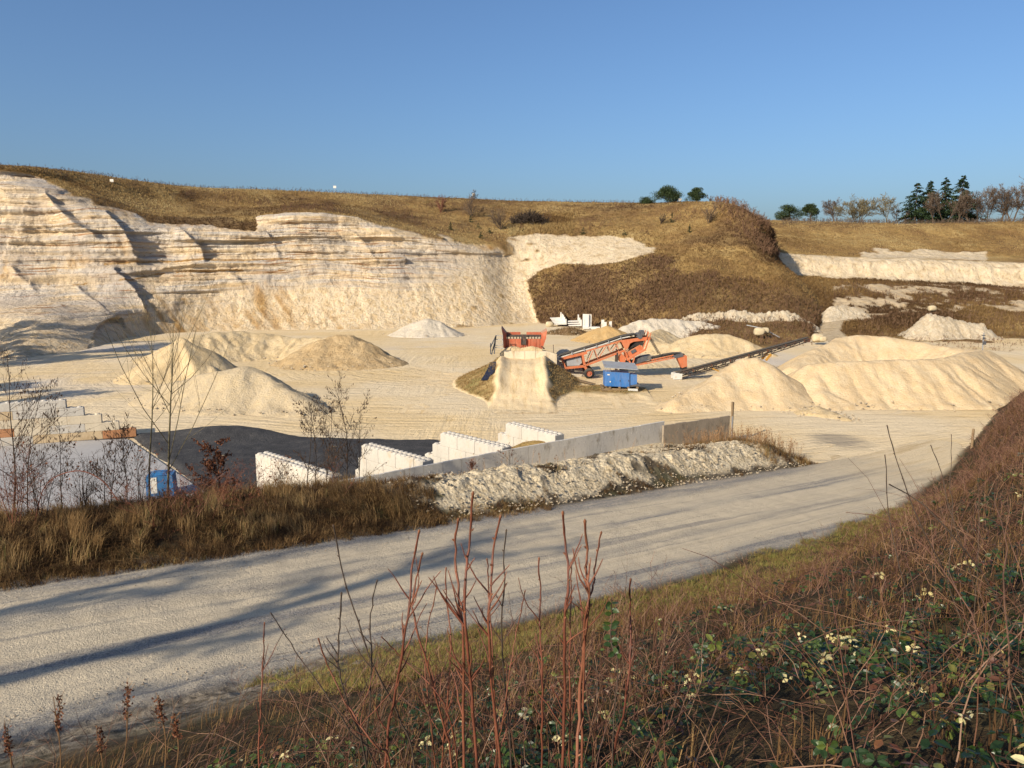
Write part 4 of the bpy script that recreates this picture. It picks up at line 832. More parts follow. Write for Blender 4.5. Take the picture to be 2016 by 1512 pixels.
for dy in (-.6, .6):
    mb = MB(); zr_(mb, (1100, 596), (1290, 560), .18, dy); zr_(mb, (1280, 566), (1650, 490), .13, dy); zr_(mb, (1345, 520), (1640, 456), .11, dy)
    for k in range(6): zr_(mb, (1350 + k * 50, 548 - k * 10.4), (1375 + k * 50, 510 - k * 10.6), .06, dy); zr_(mb, (1375 + k * 50, 510 - k * 10.6), (1400 + k * 50, 540 - k * 10.4), .06, dy)
    mb.build('discharge_frame', M_OR, plant)
mb = MB(); zp(mb, [(1628, 462), (1755, 428), (1772, 470), (1690, 494), (1632, 502)], -.66, .66); mb.build('end_guard', M_DGREY, plant)
mb = MB(); ch_ = [(1690, 496), (1765, 452), (1815, 466), (1817, 606), (1750, 626)]; zp(mb, ch_, -.6, .6); mb.build('discharge_chute', M_OR, plant)
mb = MB(); zp(mb, [(1750, 627), (1817, 607), (1820, 645), (1755, 655)], -.5, .5); mb.build('chute_skirt', M_RUB, plant)
# ================================================================ stacking conveyor
Y1 = 86.5; sl = W(1330, 742, Y1)
con = thing('stacking_conveyor', (sl[0], Y1, 0), 'long black lattice stacking conveyor rising over the peach coloured sand pile', 'conveyor')
def dep(px): return Y1 + (px - 1330) * .012
c0, c1 = np.array((1335, 735.)), np.array((1589, 667.))
def cp(t, off=0.0): q = c0 + (c1 - c0) * t; return (q[0], q[1] + off)
def rod3(mb, a, b, w, dy): 
    pa, pb = D(a[0], a[1], dep(a[0])), D(b[0], b[1], dep(b[0])); return mb.bar(pa + np.array([0, dy, 0]), pb + np.array([0, dy, 0]), w)
mb = MB()
for k in range(10): rod3(mb, cp(k / 10), cp((k + 1) / 10), .12, 0)
a, b = D(*cp(-.02), dep(1330)), D(*cp(1.0), dep(1590)); V = []
for p in (a, b):
    for yy, zz in ((-.42, .10), (.42, .10), (.42, .20), (-.42, .20)): V.append(p + np.array([0, yy, zz]))
mb.hull8(V); mb.build('belt', M_RUB, con)
for dy in (-.55, .55):
    mb = MB(); rod3(mb, cp(0, 0), cp(1, 0), .15, dy); rod3(mb, cp(.02, 8.5), cp(.66, 9.5), .09, dy); rod3(mb, cp(.66, 9.5), cp(1, 4), .09, dy); rod3(mb, cp(.12, 11), cp(.62, 12), .05, dy)
    n = 14
    for k in range(n):
        t0, t1 = k / n, (k + 1) / n; o0 = 8.6 if t0 < .66 else 9.5 - (t0 - .66) * 16; o1 = 8.6 if t1 < .66 else 9.5 - (t1 - .66) * 16
        rod3(mb, cp(t0), cp(t0, o0), .09, dy); rod3(mb, cp(t0, o0), cp(t1), .05, dy)
    mb.build('truss_frame', M_STEEL, con)
for k in range(14):
    mb = MB(); t = (k + .5) / 14; p = D(*cp(t, -1.6), dep(cp(t)[0])); mb.bar(p + np.array([0, -.6, 0]), p + np.array([0, .6, 0]), .09)
    if k % 2: rod3(mb, cp(t, -2), cp(t, 3), .11, -.62)
    mb.build('idler', M_RUST, con)
mb = MB(); p = D(1332, 740, Y1); mb.box((p[0], Y1 - .55, p[2]), (1.05, .08, .66)); mb.box((p[0], Y1 + .55, p[2]), (1.05, .08, .66)); mb.box((p[0] + .1, Y1, p[2] + .36), (.9, 1.0, .06)); mb.build('tail_guard', M_PALE, con)
mb = MB(); p = D(1588, 669, dep(1588)); mb.lathe((p[0], p[1], p[2]), [(0, -.6), (.24, -.6), (.24, .6), (0, .6)], 'y', 14); mb.build('head_drum', M_RUST, con)
for dy in (-.7, .7):
    mb = MB(); rod3(mb, (1514, 696), (1504, 708), .22, dy); mb.build('brace', M_YEL, con)
    mb = MB(); rod3(mb, (1400, 724), (1425, 735), .14, dy); rod3(mb, (1425, 735), (1398, 760), .16, dy); mb.build('leg', M_YEL, con)
# ================================================================ generator
Yg = 77.6; gp = W(1221, 760, Yg); k_ = Yg / F / .985
gen = thing('generator', (gp[0], Yg, 0), 'blue generator cabinet with doors under a small grey roof, on a timber skid', 'generator')
def gpz(zx, zy): return P(zx, zy)
def gz(mb, pts, y0, y1): return poly(mb, [gpz(*p) for p in pts], Yg, y0, y1)
mb = MB(); gz(mb, [(735, 672), (1062, 692), (1062, 880), (735, 862)], -.6, .9); mb.build('cabinet', M_BLU, gen)
mb = MB(); gz(mb, [(1063, 708), (1160, 716), (1160, 838), (1063, 855)], -.5, .85); mb.build('rear_housing', M_BLU, gen)
for a, b, dy in ((838, 944, 0), (950, 1056, 3)):
    mb = MB(); gz(mb, [(a, 690 + dy), (b, 696 + dy), (b, 870 + dy), (a, 864 + dy)], -.64, -.60); d_ = mb.build('door', M_BLU, gen)
    mb = MB(); gz(mb, [(b - 14, 780), (b - 8, 780), (b - 8, 800), (b - 14, 800)], -.68, -.64); mb.build('handle', M_STEEL, d_)
mb = MB(); gz(mb, [(742, 776), (826, 780), (826, 856), (742, 852)], -.63, -.60); mb.build('access_panel', M_BLU, gen)
mb = MB(); gz(mb, [(768, 705), (800, 706), (800, 720), (768, 719)], -.63, -.605); gz(mb, [(798, 795), (812, 796), (812, 812), (798, 811)], -.665, -.635); mb.build('plate', M_CONCL, gen)
for zx in (755, 812, 1155):
    for y_ in (-.5, .8): mb = MB(); gz(mb, [(zx - 2, 590), (zx + 2, 590), (zx + 2, 690), (zx - 2, 690)], y_, y_ + .04); mb.build('roof_post', M_GREY, gen)
a, b = W(*P(725, 578), Yg), W(*P(1165, 606), Yg); mb = MB(); V = []
for dz in (0, .06): V += [(a[0], Yg - 1.1, a[1] - .28 + dz), (b[0], Yg - 1.1, b[1] - .30 + dz), (b[0], Yg + 1.2, b[1] + .08 + dz), (a[0], Yg + 1.2, a[1] + .10 + dz)]
mb.hull8(V); mb.build('roof', M_GREY, gen)
mb = MB(); a2 = W(*P(985, 645), Yg); mb.lathe((a2[0], Yg + .1, a2[1] - .02), [(0, -.35), (.14, -.35), (.17, -.2), (.17, .5), (.06, .6), (.06, 1.1)], 'x', 10); mb.build('exhaust', M_STEEL, gen)
mb = MB(); gz(mb, [(690, 880), (1180, 905), (1180, 935), (700, 915)], -.8, -.66); gz(mb, [(690, 880), (1180, 905), (1180, 935), (700, 915)], .7, .84)
for zx in (705, 800, 925, 1040, 1160): gz(mb, [(zx - 12, 868), (zx + 12, 868), (zx + 12, 890), (zx - 12, 890)], -.9, .95); gz(mb, [(zx - 10, 905), (zx + 10, 905), (zx + 10, 945), (zx - 10, 945)], -.7, .8)
mb.build('skid', M_WOOD, gen)
mb = MB(); gz(mb, [(1063, 858), (1185, 832), (1205, 862), (1070, 870)], -.6, .4); mb.build('battery_shelf', M_DGREY, gen)
mb = MB(); gz(mb, [(1035, 888), (1160, 892), (1160, 922), (1035, 915)], -.95, -.82); mb.build('kickboard', M_PALE, gen)
o = MB(); p0 = G(1137, 750); p1 = G(1168, 762); o.bar(p0 + np.array([0, 0, .12]), p1 + np.array([0, 0, .35]), .55, .08); o = o.build('plank', M_WOOD, off=p0); o.location = p0; tag(o, 'grey plank lying on the grass between wheel and blue generator', 'plank')
# ================================================================ precast angle elements at the foot of the scrub slope
Z8 = lambda zx, zy: (1060 + zx / 8.4, 590 + zy / 8.4)
YL = 163.0
def angle_elem(foot0, knee, tip, label, Y, flip=False):
    f, k, t = [W(*Z8(*q), Y) for q in (foot0, knee, tip)]
    z0 = min(f[1], k[1]); h = t[1] - k[1]; L = k[0] - f[0]
    root = thing('angle_element', (k[0], Y, z0), label, 'concrete element', 'precast concrete angle elements')
    mb = MB(); mb.prism([(k[0] - .14, z0), (k[0] + .10, z0), (k[0] + .08, z0 + h), (k[0] - .10, z0 + h)], Y - .55, Y + .55); mb.build('upright', M_CONCL, root)
    mb = MB(); mb.prism([(f[0], z0), (k[0] - .15, z0), (k[0] - .15, z0 + .24), (f[0], z0 + .17)], Y - .55, Y + .55); mb.build('foot', M_CONCL, root)
L1 = [((195, 312), (372, 302), (372, 198)), ((212, 337), (398, 330), (398, 228)), ((230, 360), (412, 356), (410, 250)), ((245, 385), (432, 383), (434, 285)), ((262, 408), (455, 408), (455, 318))]
for i, q in enumerate(L1): angle_elem(*q, f'{ORD[i]} concrete angle element from the top of the nested stack beside the boulder', YL + 1.2 - i * 1.0)
L2 = [((486, 362), (660, 360), (676, 244)), ((486, 395), (682, 398), (690, 298)), ((500, 430), (705, 432), (714, 330))]
for i, q in enumerate(L2): angle_elem(*q, f'{ORD[i]} concrete angle element from the back in the short row next to the upright slabs', YL - 3.0 - i * 2.0)
for (a, b), zt, zb, lab in (((735, 830), 240, 475, 'wide upright concrete slab facing the pit beside the angle elements'), ((838, 880), 246, 446, 'narrow upright concrete slab just behind the wide one')):
    YL = 158.0; p, q = W(*Z8(a, zt), YL - 3), W(*Z8(b, zb), YL - 3); mb = MB(); z0 = min(q[1], .3); mb.prism([(p[0], z0), (q[0], z0), (q[0], p[1]), (p[0], p[1] + .05)], YL - 3.1 + (.5 if a > 800 else 0), YL - 2.8 + (.5 if a > 800 else 0))
    if a < 800: mb.prism([(p[0], z0), (q[0], z0), (q[0] + .1, z0 + .2), (p[0] - .1, z0 + .2)], YL - 4.3, YL - 3.12)
    o = mb.build('concrete_slab', M_CONCL, off=(p[0], YL - 3, z0)); o.location = (p[0], YL - 3, z0); tag(o, lab, 'concrete slab', 'upright concrete slabs')
p, q = W(*Z8(825, 455), YL - 2), W(*Z8(1010, 470), YL - 2); mb = MB(); mb.hull8([(p[0], YL - 3, -.1), (q[0], YL - 3, -.1), (q[0], YL - 1.2, -.1), (p[0], YL - 1.2, -.1), (p[0], YL - 3, .42), (q[0], YL - 3, .35), (q[0], YL - 1.2, .35), (p[0], YL - 1.2, .42)])
o = mb.build('concrete_plate', M_CONCL, off=(p[0], YL - 2, 0)); o.location = (p[0], YL - 2, 0); tag(o, 'flat concrete plate lying on the ground beside the upright slabs', 'concrete plate')
for a, b, zt, zb, lab in ((1042, 1090, 336, 432, 'tallest of the pale concrete pillars behind the ochre pile'), (1075, 1118, 368, 436, 'short pale concrete pillar touching the tallest one'), (1172, 1214, 364, 452, 'lone pale concrete pillar nearest the flat topped pile')):
    YL = 152.0; p, q = W(*Z8(a, zt), YL - 4), W(*Z8(b, zb), YL - 4); mb = MB(); y_ = YL - 4 - (1.0 if 'short' in lab else 0); mb.hull8([(p[0], y_, -.1), (q[0], y_, -.1), (q[0], y_ + .45, -.1), (p[0], y_ + .45, -.1), (p[0] + .02, y_ + .02, p[1]), (q[0] - .02, y_ + .02, p[1] + .06), (q[0] - .02, y_ + .43, p[1] + .06), (p[0] + .02, y_ + .43, p[1])])
    o = mb.build('concrete_pillar', M_CONCL, off=(p[0], y_, 0)); o.location = (p[0], y_, 0); tag(o, lab, 'pillar', 'pale concrete pillars')
def boulder(c, r, label, seed, mat=None, flat=.75):
    mb = MB(); n, m_ = 22, 14; th = np.linspace(0, 2 * math.pi, n, endpoint=False); ph = np.linspace(.05, math.pi - .05, m_); T, Ph = np.meshgrid(th, ph); d = np.stack([np.cos(T) * np.sin(Ph), np.sin(T) * np.sin(Ph), np.cos(Ph)], -1)
    d2 = np.sign(d) * np.abs(d) ** .75; rr = r * (1 + .22 * fbm(d[..., 0] * 1.6, d[..., 1] * 1.6, d[..., 2] * 1.6 + seed, 4)); V = d2 * rr[..., None] * np.array([1, .8, flat])
    i = np.arange(m_ - 1)[:, None] * n + np.arange(n)[None]; i2 = np.arange(m_ - 1)[:, None] * n + (np.arange(n)[None] + 1) % n; Qd = np.stack([i, i2, i2 + n, i + n], -1).reshape(-1, 4)[:, ::-1]
    o = mesh('boulder', V.reshape(-1, 3), [Qd, ], mat or M_STONE, None, True, off=(0, 0, 0)); o.location = [float(v) for v in c]; return tag(o, label, 'boulder', 'loose boulders')
boulder(D(1082, 637, 160) * np.array([1, 1, 0]) + np.array([0, 0, .5]), .85, 'buff boulder beside the nested stack of concrete angle elements', 1)
for j, (px, py, Y, r, lab) in enumerate([(1495, 653, 128, .9, 'pale boulder cluster lump lying in brown scrub below the long chalk heap'), (1506, 651, 129, .7, 'smaller pale boulder touching the one in the brown scrub'), (1610, 665, 124, .95, 'buff boulder just beyond the top end of the stacking conveyor'), (1620, 667, 123, .6, 'small buff boulder beside the bigger one at the conveyor end'), (1835, 607, 158, .8, 'pale boulder on the scrub bank above the weathered chalk heap')]):
    p = D(px, py, Y); boulder(p, r, lab, 10 + j)
mb = MB(); a, b = D(1470, 640, 134), D(1500, 646, 133); b2 = D(1535, 664, 128); mb.bar(a, b, .14); mb.bar(b, b2, .12); o = mb.build('steel_pipe', M_GREY, off=b); o.location = b; tag(o, 'bent grey steel pipe lying in the brown scrub', 'pipe')
# instrument pole behind the horseshoe pile
p = D(1934, 690, 96); root = thing('instrument_pole', (p[0], p[1], 0), 'thin grey pole with instrument boxes behind the horseshoe pile', 'pole'); zt = D(1934, 655, 96)[2]
mb = MB(); mb.bar((p[0], p[1], 0), (p[0], p[1], zt), .11); mb.build('pole', M_GREY, root)
for c_, d_ in (((p[0] + .1, p[1] - .12, zt - 1.3), (.34, .22, .42)), ((p[0], p[1], zt - .35), (.40, .14, .12)), ((p[0], p[1] - .1, zt - .7), (.22, .2, .26))): mb = MB(); mb.box(c_, d_); mb.build('instrument_box', M_DGREY, root)
# fence post on the bramble bank
pq = G(1912, 892, .1); mb = MB(); mb.lathe((pq[0], pq[1], pq[2] - .3), [(.09, 0), (.085, 1.95), (.06, 2.02), (0, 2.03)], 'z', 10); o = mb.build('fence_post', M_WOOD, off=pq); o.location = pq; tag(o, 'short weathered round fence post at the foot of the bramble bank', 'fence post')
# blue water tank behind the verge
p = G(320, 975, .1); root = thing('water_tank', (p[0], p[1], .1), 'battered blue plastic tank under a torn tarp behind the verge grass', 'tank')
mb = MB(); mb.box((p[0], p[1], .75), (1.45, 1.2, 1.25), .25, taper=.93); mb.build('body', M_TARP, root); mb = MB(); mb.box((p[0] - .05, p[1], 1.42), (1.1, .9, .16), .25, taper=.6); mb.build('lid', M_TARP, root)
mb = MB(); mb.box((p[0] - .15, p[1] - .62, .85), (.32, .06, .9), .25); mb.build('label_patch', M_PALE, root)
# boundary signs on the skyline
for px, pt, pb, Y, lab in ((220, 353, 362, 182, 'small white sign on the plateau edge above the layered cliff'), (659, 366, 384, 232, 'white sign on a thin post, tallest on the plateau, against the sky'), (932, 381, 396, 246, 'white sign beside the leafless bush on the plateau edge'), (1339, 391, 404, 228, 'white sign in front of the plateau pines')):
    a, b = D(px, pt, Y), D(px, pb + 4, Y); root = thing('boundary_sign', b, lab, 'sign', 'white boundary signs'); mb = MB(); mb.bar(b - np.array([0, 0, .5]), a, .09); mb.build('post', M_GREY, root)
    mb = MB(); mb.box((a[0], a[1] - .08, a[2] - .3), (.85, .05, .68)); mb.build('board', M_CONCL, root)
# ================================================================ plants
def unit(v): return v / np.maximum(np.linalg.norm(v, axis=-1, keepdims=True), 1e-9)
def curves(p0, d, L, K=4, wig=.12, up=.25):
    """bent twigs: N start points, directions, lengths -> (N,K,3)"""
    N = len(p0); P = np.zeros((N, K, 3)); P[:, 0] = p0; dd = unit(np.array(d, float))
    for k in range(1, K):
        P[:, k] = P[:, k - 1] + dd * (L / (K - 1))[:, None]
        dd = unit(dd + rng.normal(0, wig, (N, 3)) + np.array([0, 0, up / K]))
    return P
def at_t(P, t):
    K = P.shape[1]; f = t * (K - 1); i = np.clip(f.astype(int), 0, K - 2); u = (f - i)[:, None]; n = np.arange(len(P))
    return P[n, i] * (1 - u) + P[n, i + 1] * u, unit(P[n, i + 1] - P[n, i])
def grow(p0, d, L, r, kids=(7, 6, 5), ratio=(.55, .5, .5), spread=.75, up=.3, tmin=.3, K=5, rmin=.004, rk=.55, wig=.1, taper=.35):
    """a tree skeleton: batches of (P, R), thickest first"""
    P = curves(p0, d, L, K, wig, up); R = r[:, None] * np.linspace(1, taper, K)[None]; out = [(P, R)]
    for kn, ra in zip(kids, ratio):
        idx = np.repeat(np.arange(len(P)), kn); N = len(idx); t = tmin + (1 - tmin) * rng.random(N) ** .9
        q, dd = at_t(P[idx], t); rr = (R[idx, 0] * (1 - t) + R[idx, -1] * t)
        side = unit(rng.normal(0, 1, (N, 3)) * np.array([1, 1, .5])); side = unit(side - (side * dd).sum(1, keepdims=True) * dd)
        sp = spread * (.6 + .7 * rng.random(N)); nd = unit(dd * np.cos(sp)[:, None] + side * np.sin(sp)[:, None])
        Lk = L[idx] * ra * (1.15 - .6 * t) * (.6 + .7 * rng.random(N)); rr = np.maximum(rr * rk, rmin)
        P = curves(q, nd, Lk, 4, wig * 1.3, up); R = rr[:, None] * np.array([1, .85, .7, .5])[None]; R = np.maximum(R, rmin * .7); L = Lk; out.append((P, R)); tmin = max(tmin * .7, .15)
    return out
def tubes_of(out, mb=None, sides=(6, 4, 3, 3, 3), tint=None):
    mb = mb or MB()
    for k, (P, R) in enumerate(out): mb.tubes(P, R, sides[min(k, 4)], rng.random(len(P)) if tint is None else np.clip(tint + .15 * rng.normal(size=len(P)), 0, 1))
    return mb
MB_BARK = tint_mat('bark_olive', [(0, (.09, .075, .045)), (.5, (.15, .125, .07)), (1, (.21, .17, .10))])
MB_DARK = tint_mat('bark_dark', [(0, (.035, .026, .02)), (.5, (.065, .047, .035)), (1, (.10, .07, .05))])
MB_RED = tint_mat('bark_red_brown', [(0, (.085, .026, .017)), (.5, (.165, .055, .03)), (1, (.24, .105, .055))], .55, .3, 0, .75, 9)
MB_BANK = tint_mat('bark_bramble', [(0, (.055, .022, .016)), (.5, (.115, .052, .032)), (1, (.20, .115, .068))], .6, .25, 0, .6, 6)
MB_GREY = tint_mat('bark_grey_brown', [(0, (.06, .042, .03)), (.5, (.105, .076, .055)), (1, (.16, .12, .09))])
MG_DRY = tint_mat('grass_dry', [(0, (.045, .025, .013)), (.3, (.105, .058, .026)), (.6, (.215, .128, .052)), (.85, (.38, .255, .115)), (1, (.10, .11, .032))], .8, .1, .25)
MG_VERGE = tint_mat('grass_verge', [(0, (.12, .08, .03)), (.4, (.30, .21, .075)), (.7, (.26, .24, .07)), (1, (.10, .14, .03))], .8, .1, .25)
MG_SCRUB = tint_mat('scrub_brown', [(0, (.10, .058, .03)), (.35, (.19, .115, .05)), (.6, (.30, .195, .08)), (.85, (.42, .295, .13)), (1, (.50, .39, .19))], .85, .05, .35)
M_LEAF = tint_mat('bramble_leaf', [(0, (.012, .028, .008)), (.35, (.028, .055, .014)), (.55, (.06, .095, .02)), (.68, (.15, .17, .035)), (.76, (.10, .04, .025)), (.86, (.17, .075, .03)), (.9, (.50, .42, .16)), (1, (.66, .58, .30))], .38, .45, .2, .2, 20)
M_DEAD = tint_mat('leaf_dead', [(0, (.06, .025, .015)), (.5, (.16, .06, .03)), (1, (.27, .11, .05))], .7, .2, .2)
M_CATK = tint_mat('catkin_brown', [(0, (.035, .02, .013)), (.6, (.09, .05, .03)), (1, (.17, .10, .055))], .8, .1)
M_NEED = tint_mat('needles_dark', [(0, (.008, .018, .009)), (.5, (.018, .036, .014)), (1, (.045, .068, .022))], .7, .2)
M_PINE = tint_mat('needles_pine', [(0, (.014, .026, .012)), (.5, (.030, .050, .018)), (1, (.065, .085, .03))], .7, .2)
M_WEED = tint_mat('weed_stalk', [(0, (.10, .055, .03)), (.5, (.20, .115, .055)), (1, (.34, .21, .11))], .8, .1)
def hdir(a): return np.stack([np.cos(a), np.sin(a), np.zeros_like(a)], 1)
def clumps(mb, C0, n, rad, h, w, lean, bend=(.2, .7), tint=(.2, .9), hf=None):
    """grass clumps: centres (M,3), n blades each"""
    Mn = len(C0); idx = np.repeat(np.arange(Mn), n); N = len(idx)
    a = rng.random(N) * 2 * math.pi; r = rad * np.sqrt(rng.random(N)) * (.5 + rng.random(Mn)[idx]); B = C0[idx].copy(); B[:, 0] += np.cos(a) * r; B[:, 1] += np.sin(a) * r
    if hf is not None: B[:, 2] = hf(B[:, :2]) - .03
    la = lean[idx] + rng.normal(0, .55, N); hh = h * (.55 + .8 * rng.random(N)) * (.6 + .8 * rng.random(Mn))[idx]
    ct = tint[0] + (tint[1] - tint[0]) * rng.random(Mn); tt = np.clip(ct[idx] + rng.normal(0, .10, N), 0, 1)
    mb.blades(B, hdir(la), hh, w * (.6 + .8 * rng.random(N)), bend[0] + (bend[1] - bend[0]) * rng.random(N), tt)
def seen(P, m=60):
    px, py = proj(P); return (px > -m) & (px < 2016 + m) & (py < 1512 + m * 2) & (P[:, 1] > 1.2)
# ---- dry grass of the far verge
def verge_pts(n, s0, s1, q0, q1):
    s, q = s0 + (s1 - s0) * rng.random(n), q0 + (q1 - q0) * rng.random(n); return s, q, sq(s, q)
mb = MB(); s, q, P3 = verge_pts(5200, -20, 16.5, 25.1, 33.5)
dens = .55 + .6 * fbm(P3[:, 0] * .5, P3[:, 1] * .5, 2, 3); keep = seen(P3) & (rng.random(len(P3)) < dens + .35) & ((s < 14.5) | (q < 27.5) | (rng.random(len(s)) < .3)); P3 = P3[keep]
lean = 2.6 + 1.2 * fbm(P3[:, 0] * .4, P3[:, 1] * .4, 8, 3)
clumps(mb, P3, 44, .36, .36, .012, lean + rng.normal(0, 1.1, len(P3)), (.6, 1.6), (.0, .74), ng)
s, q, P3 = verge_pts(1500, -20, 22, 24.9, 26.0); P3 = P3[seen(P3)]
clumps(mb, P3, 30, .25, .16, .012, rng.random(len(P3)) * 6.3, (.2, .9), (.1, .95), ng)
s, q, P3 = verge_pts(420, -18, 15, 25.6, 31); P3 = P3[seen(P3)]
clumps(mb, P3, 60, .3, .62, .012, 2.4 + 1.0 * fbm(P3[:, 0] * .3, P3[:, 1] * .3, 3, 2), (.35, .8), (.45, .85), ng)
tag(mb.build('dry_grass', MG_DRY), 'matted brown dry grass on the verge between road and bays', 'grass', None, 'stuff')
# ---- tufts and weeds of the chalk bank
mb = MB(); s, q, P3 = verge_pts(2600, 15, 46, 25.4, 33.9)
tv = fbm(P3[:, 0] * .55, P3[:, 1] * .55, 7, 4) + .25 * vnoise(P3[:, 0] * 2, P3[:, 1] * 2) + .30 * (1 - ss(25.6, 26.6, q)) + .55 * ss(40, 43.5, s) + .12 * ss(29, 31, q); P3 = P3[seen(P3) & (tv > .24)]
clumps(mb, P3, 22, .16, .17, .014, rng.random(len(P3)) * 6.3, (.2, .9), (.05, .8), ng)
s, q, P3 = verge_pts(330, 40.5, 45, 26, 33); P3 = P3[seen(P3)]; clumps(mb, P3, 30, .3, .4, .014, rng.random(len(P3)) * 6.3, (.2, .7), (.2, .9), ng)
tag(mb.build('bank_grass', MG_DRY), 'short dry tufts scattered over the white chalk bank', 'grass', None, 'stuff')
def stalks(mb, P3, h, r, kids=(4,), spread=.45, tint=None, ratio=(.45,)):
    N = len(P3); d = unit(rng.normal(0, .16, (N, 3)) + np.array([0, 0, 1.0])); L = h * (.5 + .8 * rng.random(N))
    o = grow(P3 - np.array([0, 0, .03]), d, L, np.full(N, r), kids, ratio, spread, .25, .35, 5, r * .6, .7, .08); tubes_of(o, mb, (3, 3, 3), tint); return o
mb = MB(); s, q, P3 = verge_pts(420, 40.5, 45.5, 27, 33.5); P3 = P3[seen(P3)]; o = stalks(mb, P3, 1.0, .010)
s, q, P3 = verge_pts(190, 16, 41, 27, 33.6); P3 = P3[seen(P3) & (rng.random(len(P3)) < .3 + .8 * fbm(P3[:, 0] * .4, P3[:, 1] * .4, 1, 2))]; o2 = stalks(mb, P3, .75, .009)
for oo in (o, o2):
    T = oo[-1][0][:, -1]; T = T[rng.random(len(T)) < .5]; n = len(T); mb.leaves(T, rng.normal(0, 1, (n, 3)), rng.normal(0, 1, (n, 3)), np.full(n, .09), np.full(n, .05), .1, rng.random(n))
tag(mb.build('dry_weeds', M_WEED), 'thin dry weed stalks standing on the chalk bank and its tip', 'weeds', None, 'stuff')
# ---- brush on the far verge
mb = MB(); s, q, P3 = verge_pts(1700, -20, 13, 26.8, 32.8); wgt = .25 + .9 * fbm(P3[:, 0] * .35, P3[:, 1] * .35, 4, 3) + .5 * (s < -2); P3 = P3[seen(P3) & (rng.random(len(P3)) < wgt)]
N = len(P3); d = unit(rng.normal(0, .5, (N, 3)) + np.array([0, 0, 1.0])); o = grow(P3, d, .8 + 1.0 * rng.random(N), np.full(N, .008), (5, 3), (.5, .5), .8, .1, .2, 6, .0045, .7, .18); tubes_of(o, mb, (3, 3, 3))
tag(mb.build('brushwood', MB_RED), 'tangle of thin reddish twigs along the top of the dry verge', 'brush', None, 'stuff')
mb = MB(); Tt = np.concatenate([o[1][0][:, -1], o[2][0][:, -1]]); Tt = Tt[rng.random(len(Tt)) < .22]; n = len(Tt)
mb.leaves(Tt, rng.normal(0, 1, (n, 3)), rng.normal(0, 1, (n, 3)), .05 + .05 * rng.random(n), .03 + .03 * rng.random(n), .2, rng.random(n)); tag(mb.build('withered_leaves', M_DEAD), 'withered brown leaves caught in the twigs of the dry verge', 'leaves', None, 'stuff')
# ---- near bank
def near_pts(n, s0, s1, q0, q1, pw=1.3, d0=4.0, m=80):
    s, q = s0 + (s1 - s0) * rng.random(n), q0 + (q1 - q0) * rng.random(n); P = sq(s, q); dist = np.linalg.norm(P - np.array([0, 0, HC]), axis=1)
    k = seen(P, m) & (rng.random(n) < np.minimum(1, (d0 / dist) ** pw)); return P[k], s[k], q[k], dist[k]
mb = MB(); P3, s, q, dist = near_pts(22000, 5, 45, 10, 17.4, .5, 14)      # verge strip of short grass
qe = qf(s); k = (q > qe - 5.2 + .8 * fbm(P3[:, 0] * .4, P3[:, 1] * .4, 3, 2)) & (q < qe - .2 + .8 * fbm(P3[:, 0] * .6, P3[:, 1] * .6, 5, 2)); P3 = P3[k]
clumps(mb, P3, 22, .22, .15, .011, rng.random(len(P3)) * 6.3, (.2, .9), (.1, .95), ng)
tag(mb.build('verge_grass', MG_VERGE), 'short yellow green grass along the near edge of the road', 'grass', None, 'stuff')
mb = MB(); P3, s, q, dist = near_pts(26000, -6, 52, -1, 22, .9, 9); k = (rng.random(len(s)) < .3 + .6 * ss(6, 16, s)) & (q < qf(s) - 2.2 - 1.2 * (s < 6) + 1.2 * fbm(P3[:, 0] * .3, P3[:, 1] * .3, 6, 2)) & (fbm(P3[:, 0] * .5, P3[:, 1] * .5, 12, 3) > -.12 - .3 * (q > 8)); P3 = P3[k]
clumps(mb, P3, 9, .25, .34, .008, 1.0 + 2 * fbm(P3[:, 0] * .5, P3[:, 1] * .5, 3, 2), (.3, .95), (.0, .62), ng)
P3, s, q, dist = near_pts(9000, 28, 78, 3, 30, .1, 20); P3 = P3[(q < qf(s) - 1.5)]; clumps(mb, P3, 10, .3, .40, .014, rng.random(len(P3)) * 6.3, (.3, .9), (.0, .6), ng)
tag(mb.build('bank_dead_grass', MG_DRY), 'dead brown grass between the brambles on the near bank', 'grass', None, 'stuff')
# twigs of the bank
mb = MB(); P3, s, q, dist = near_pts(19000, -3, 56, -1, 24, .75, 9); k = (q < qf(s) - 1.6 - 2.5 * (s < 5) - (3.2 + .8 * fbm(P3[:, 0] * .5, P3[:, 1] * .5, 8, 2)) * ss(7, 12, s) * (1 - ss(34, 44, s))) & (rng.random(len(s)) < .25 + .75 * ss(6, 16, s) + .5 * ss(3, 6, dist) * (dist < 7)); P3 = P3[k]; dist = dist[k]
N = len(P3); d = unit(rng.normal(0, .75, (N, 3)) + np.array([0, 0, .9])); r = .0026 + .00028 * dist
o = grow(P3, d, .35 + .75 * rng.random(N), r, (3, 2), (.55, .5), .8, -.15, .25, 5, .0022, .75, .22); tubes_of(o, mb, (3, 3, 3))
P3, s, q, dist = near_pts(8000, 28, 78, 3, 30, .1, 20); P3 = P3[q < qf(s) - 1.3]; N = len(P3); d = unit(rng.normal(0, .6, (N, 3)) + np.array([0, 0, .9])); o = grow(P3, d, .4 + .8 * rng.random(N), np.full(N, .010), (3, 2), (.55, .5), .8, -.1, .25, 5, .006, .75, .2); tubes_of(o, mb, (3, 3, 3))
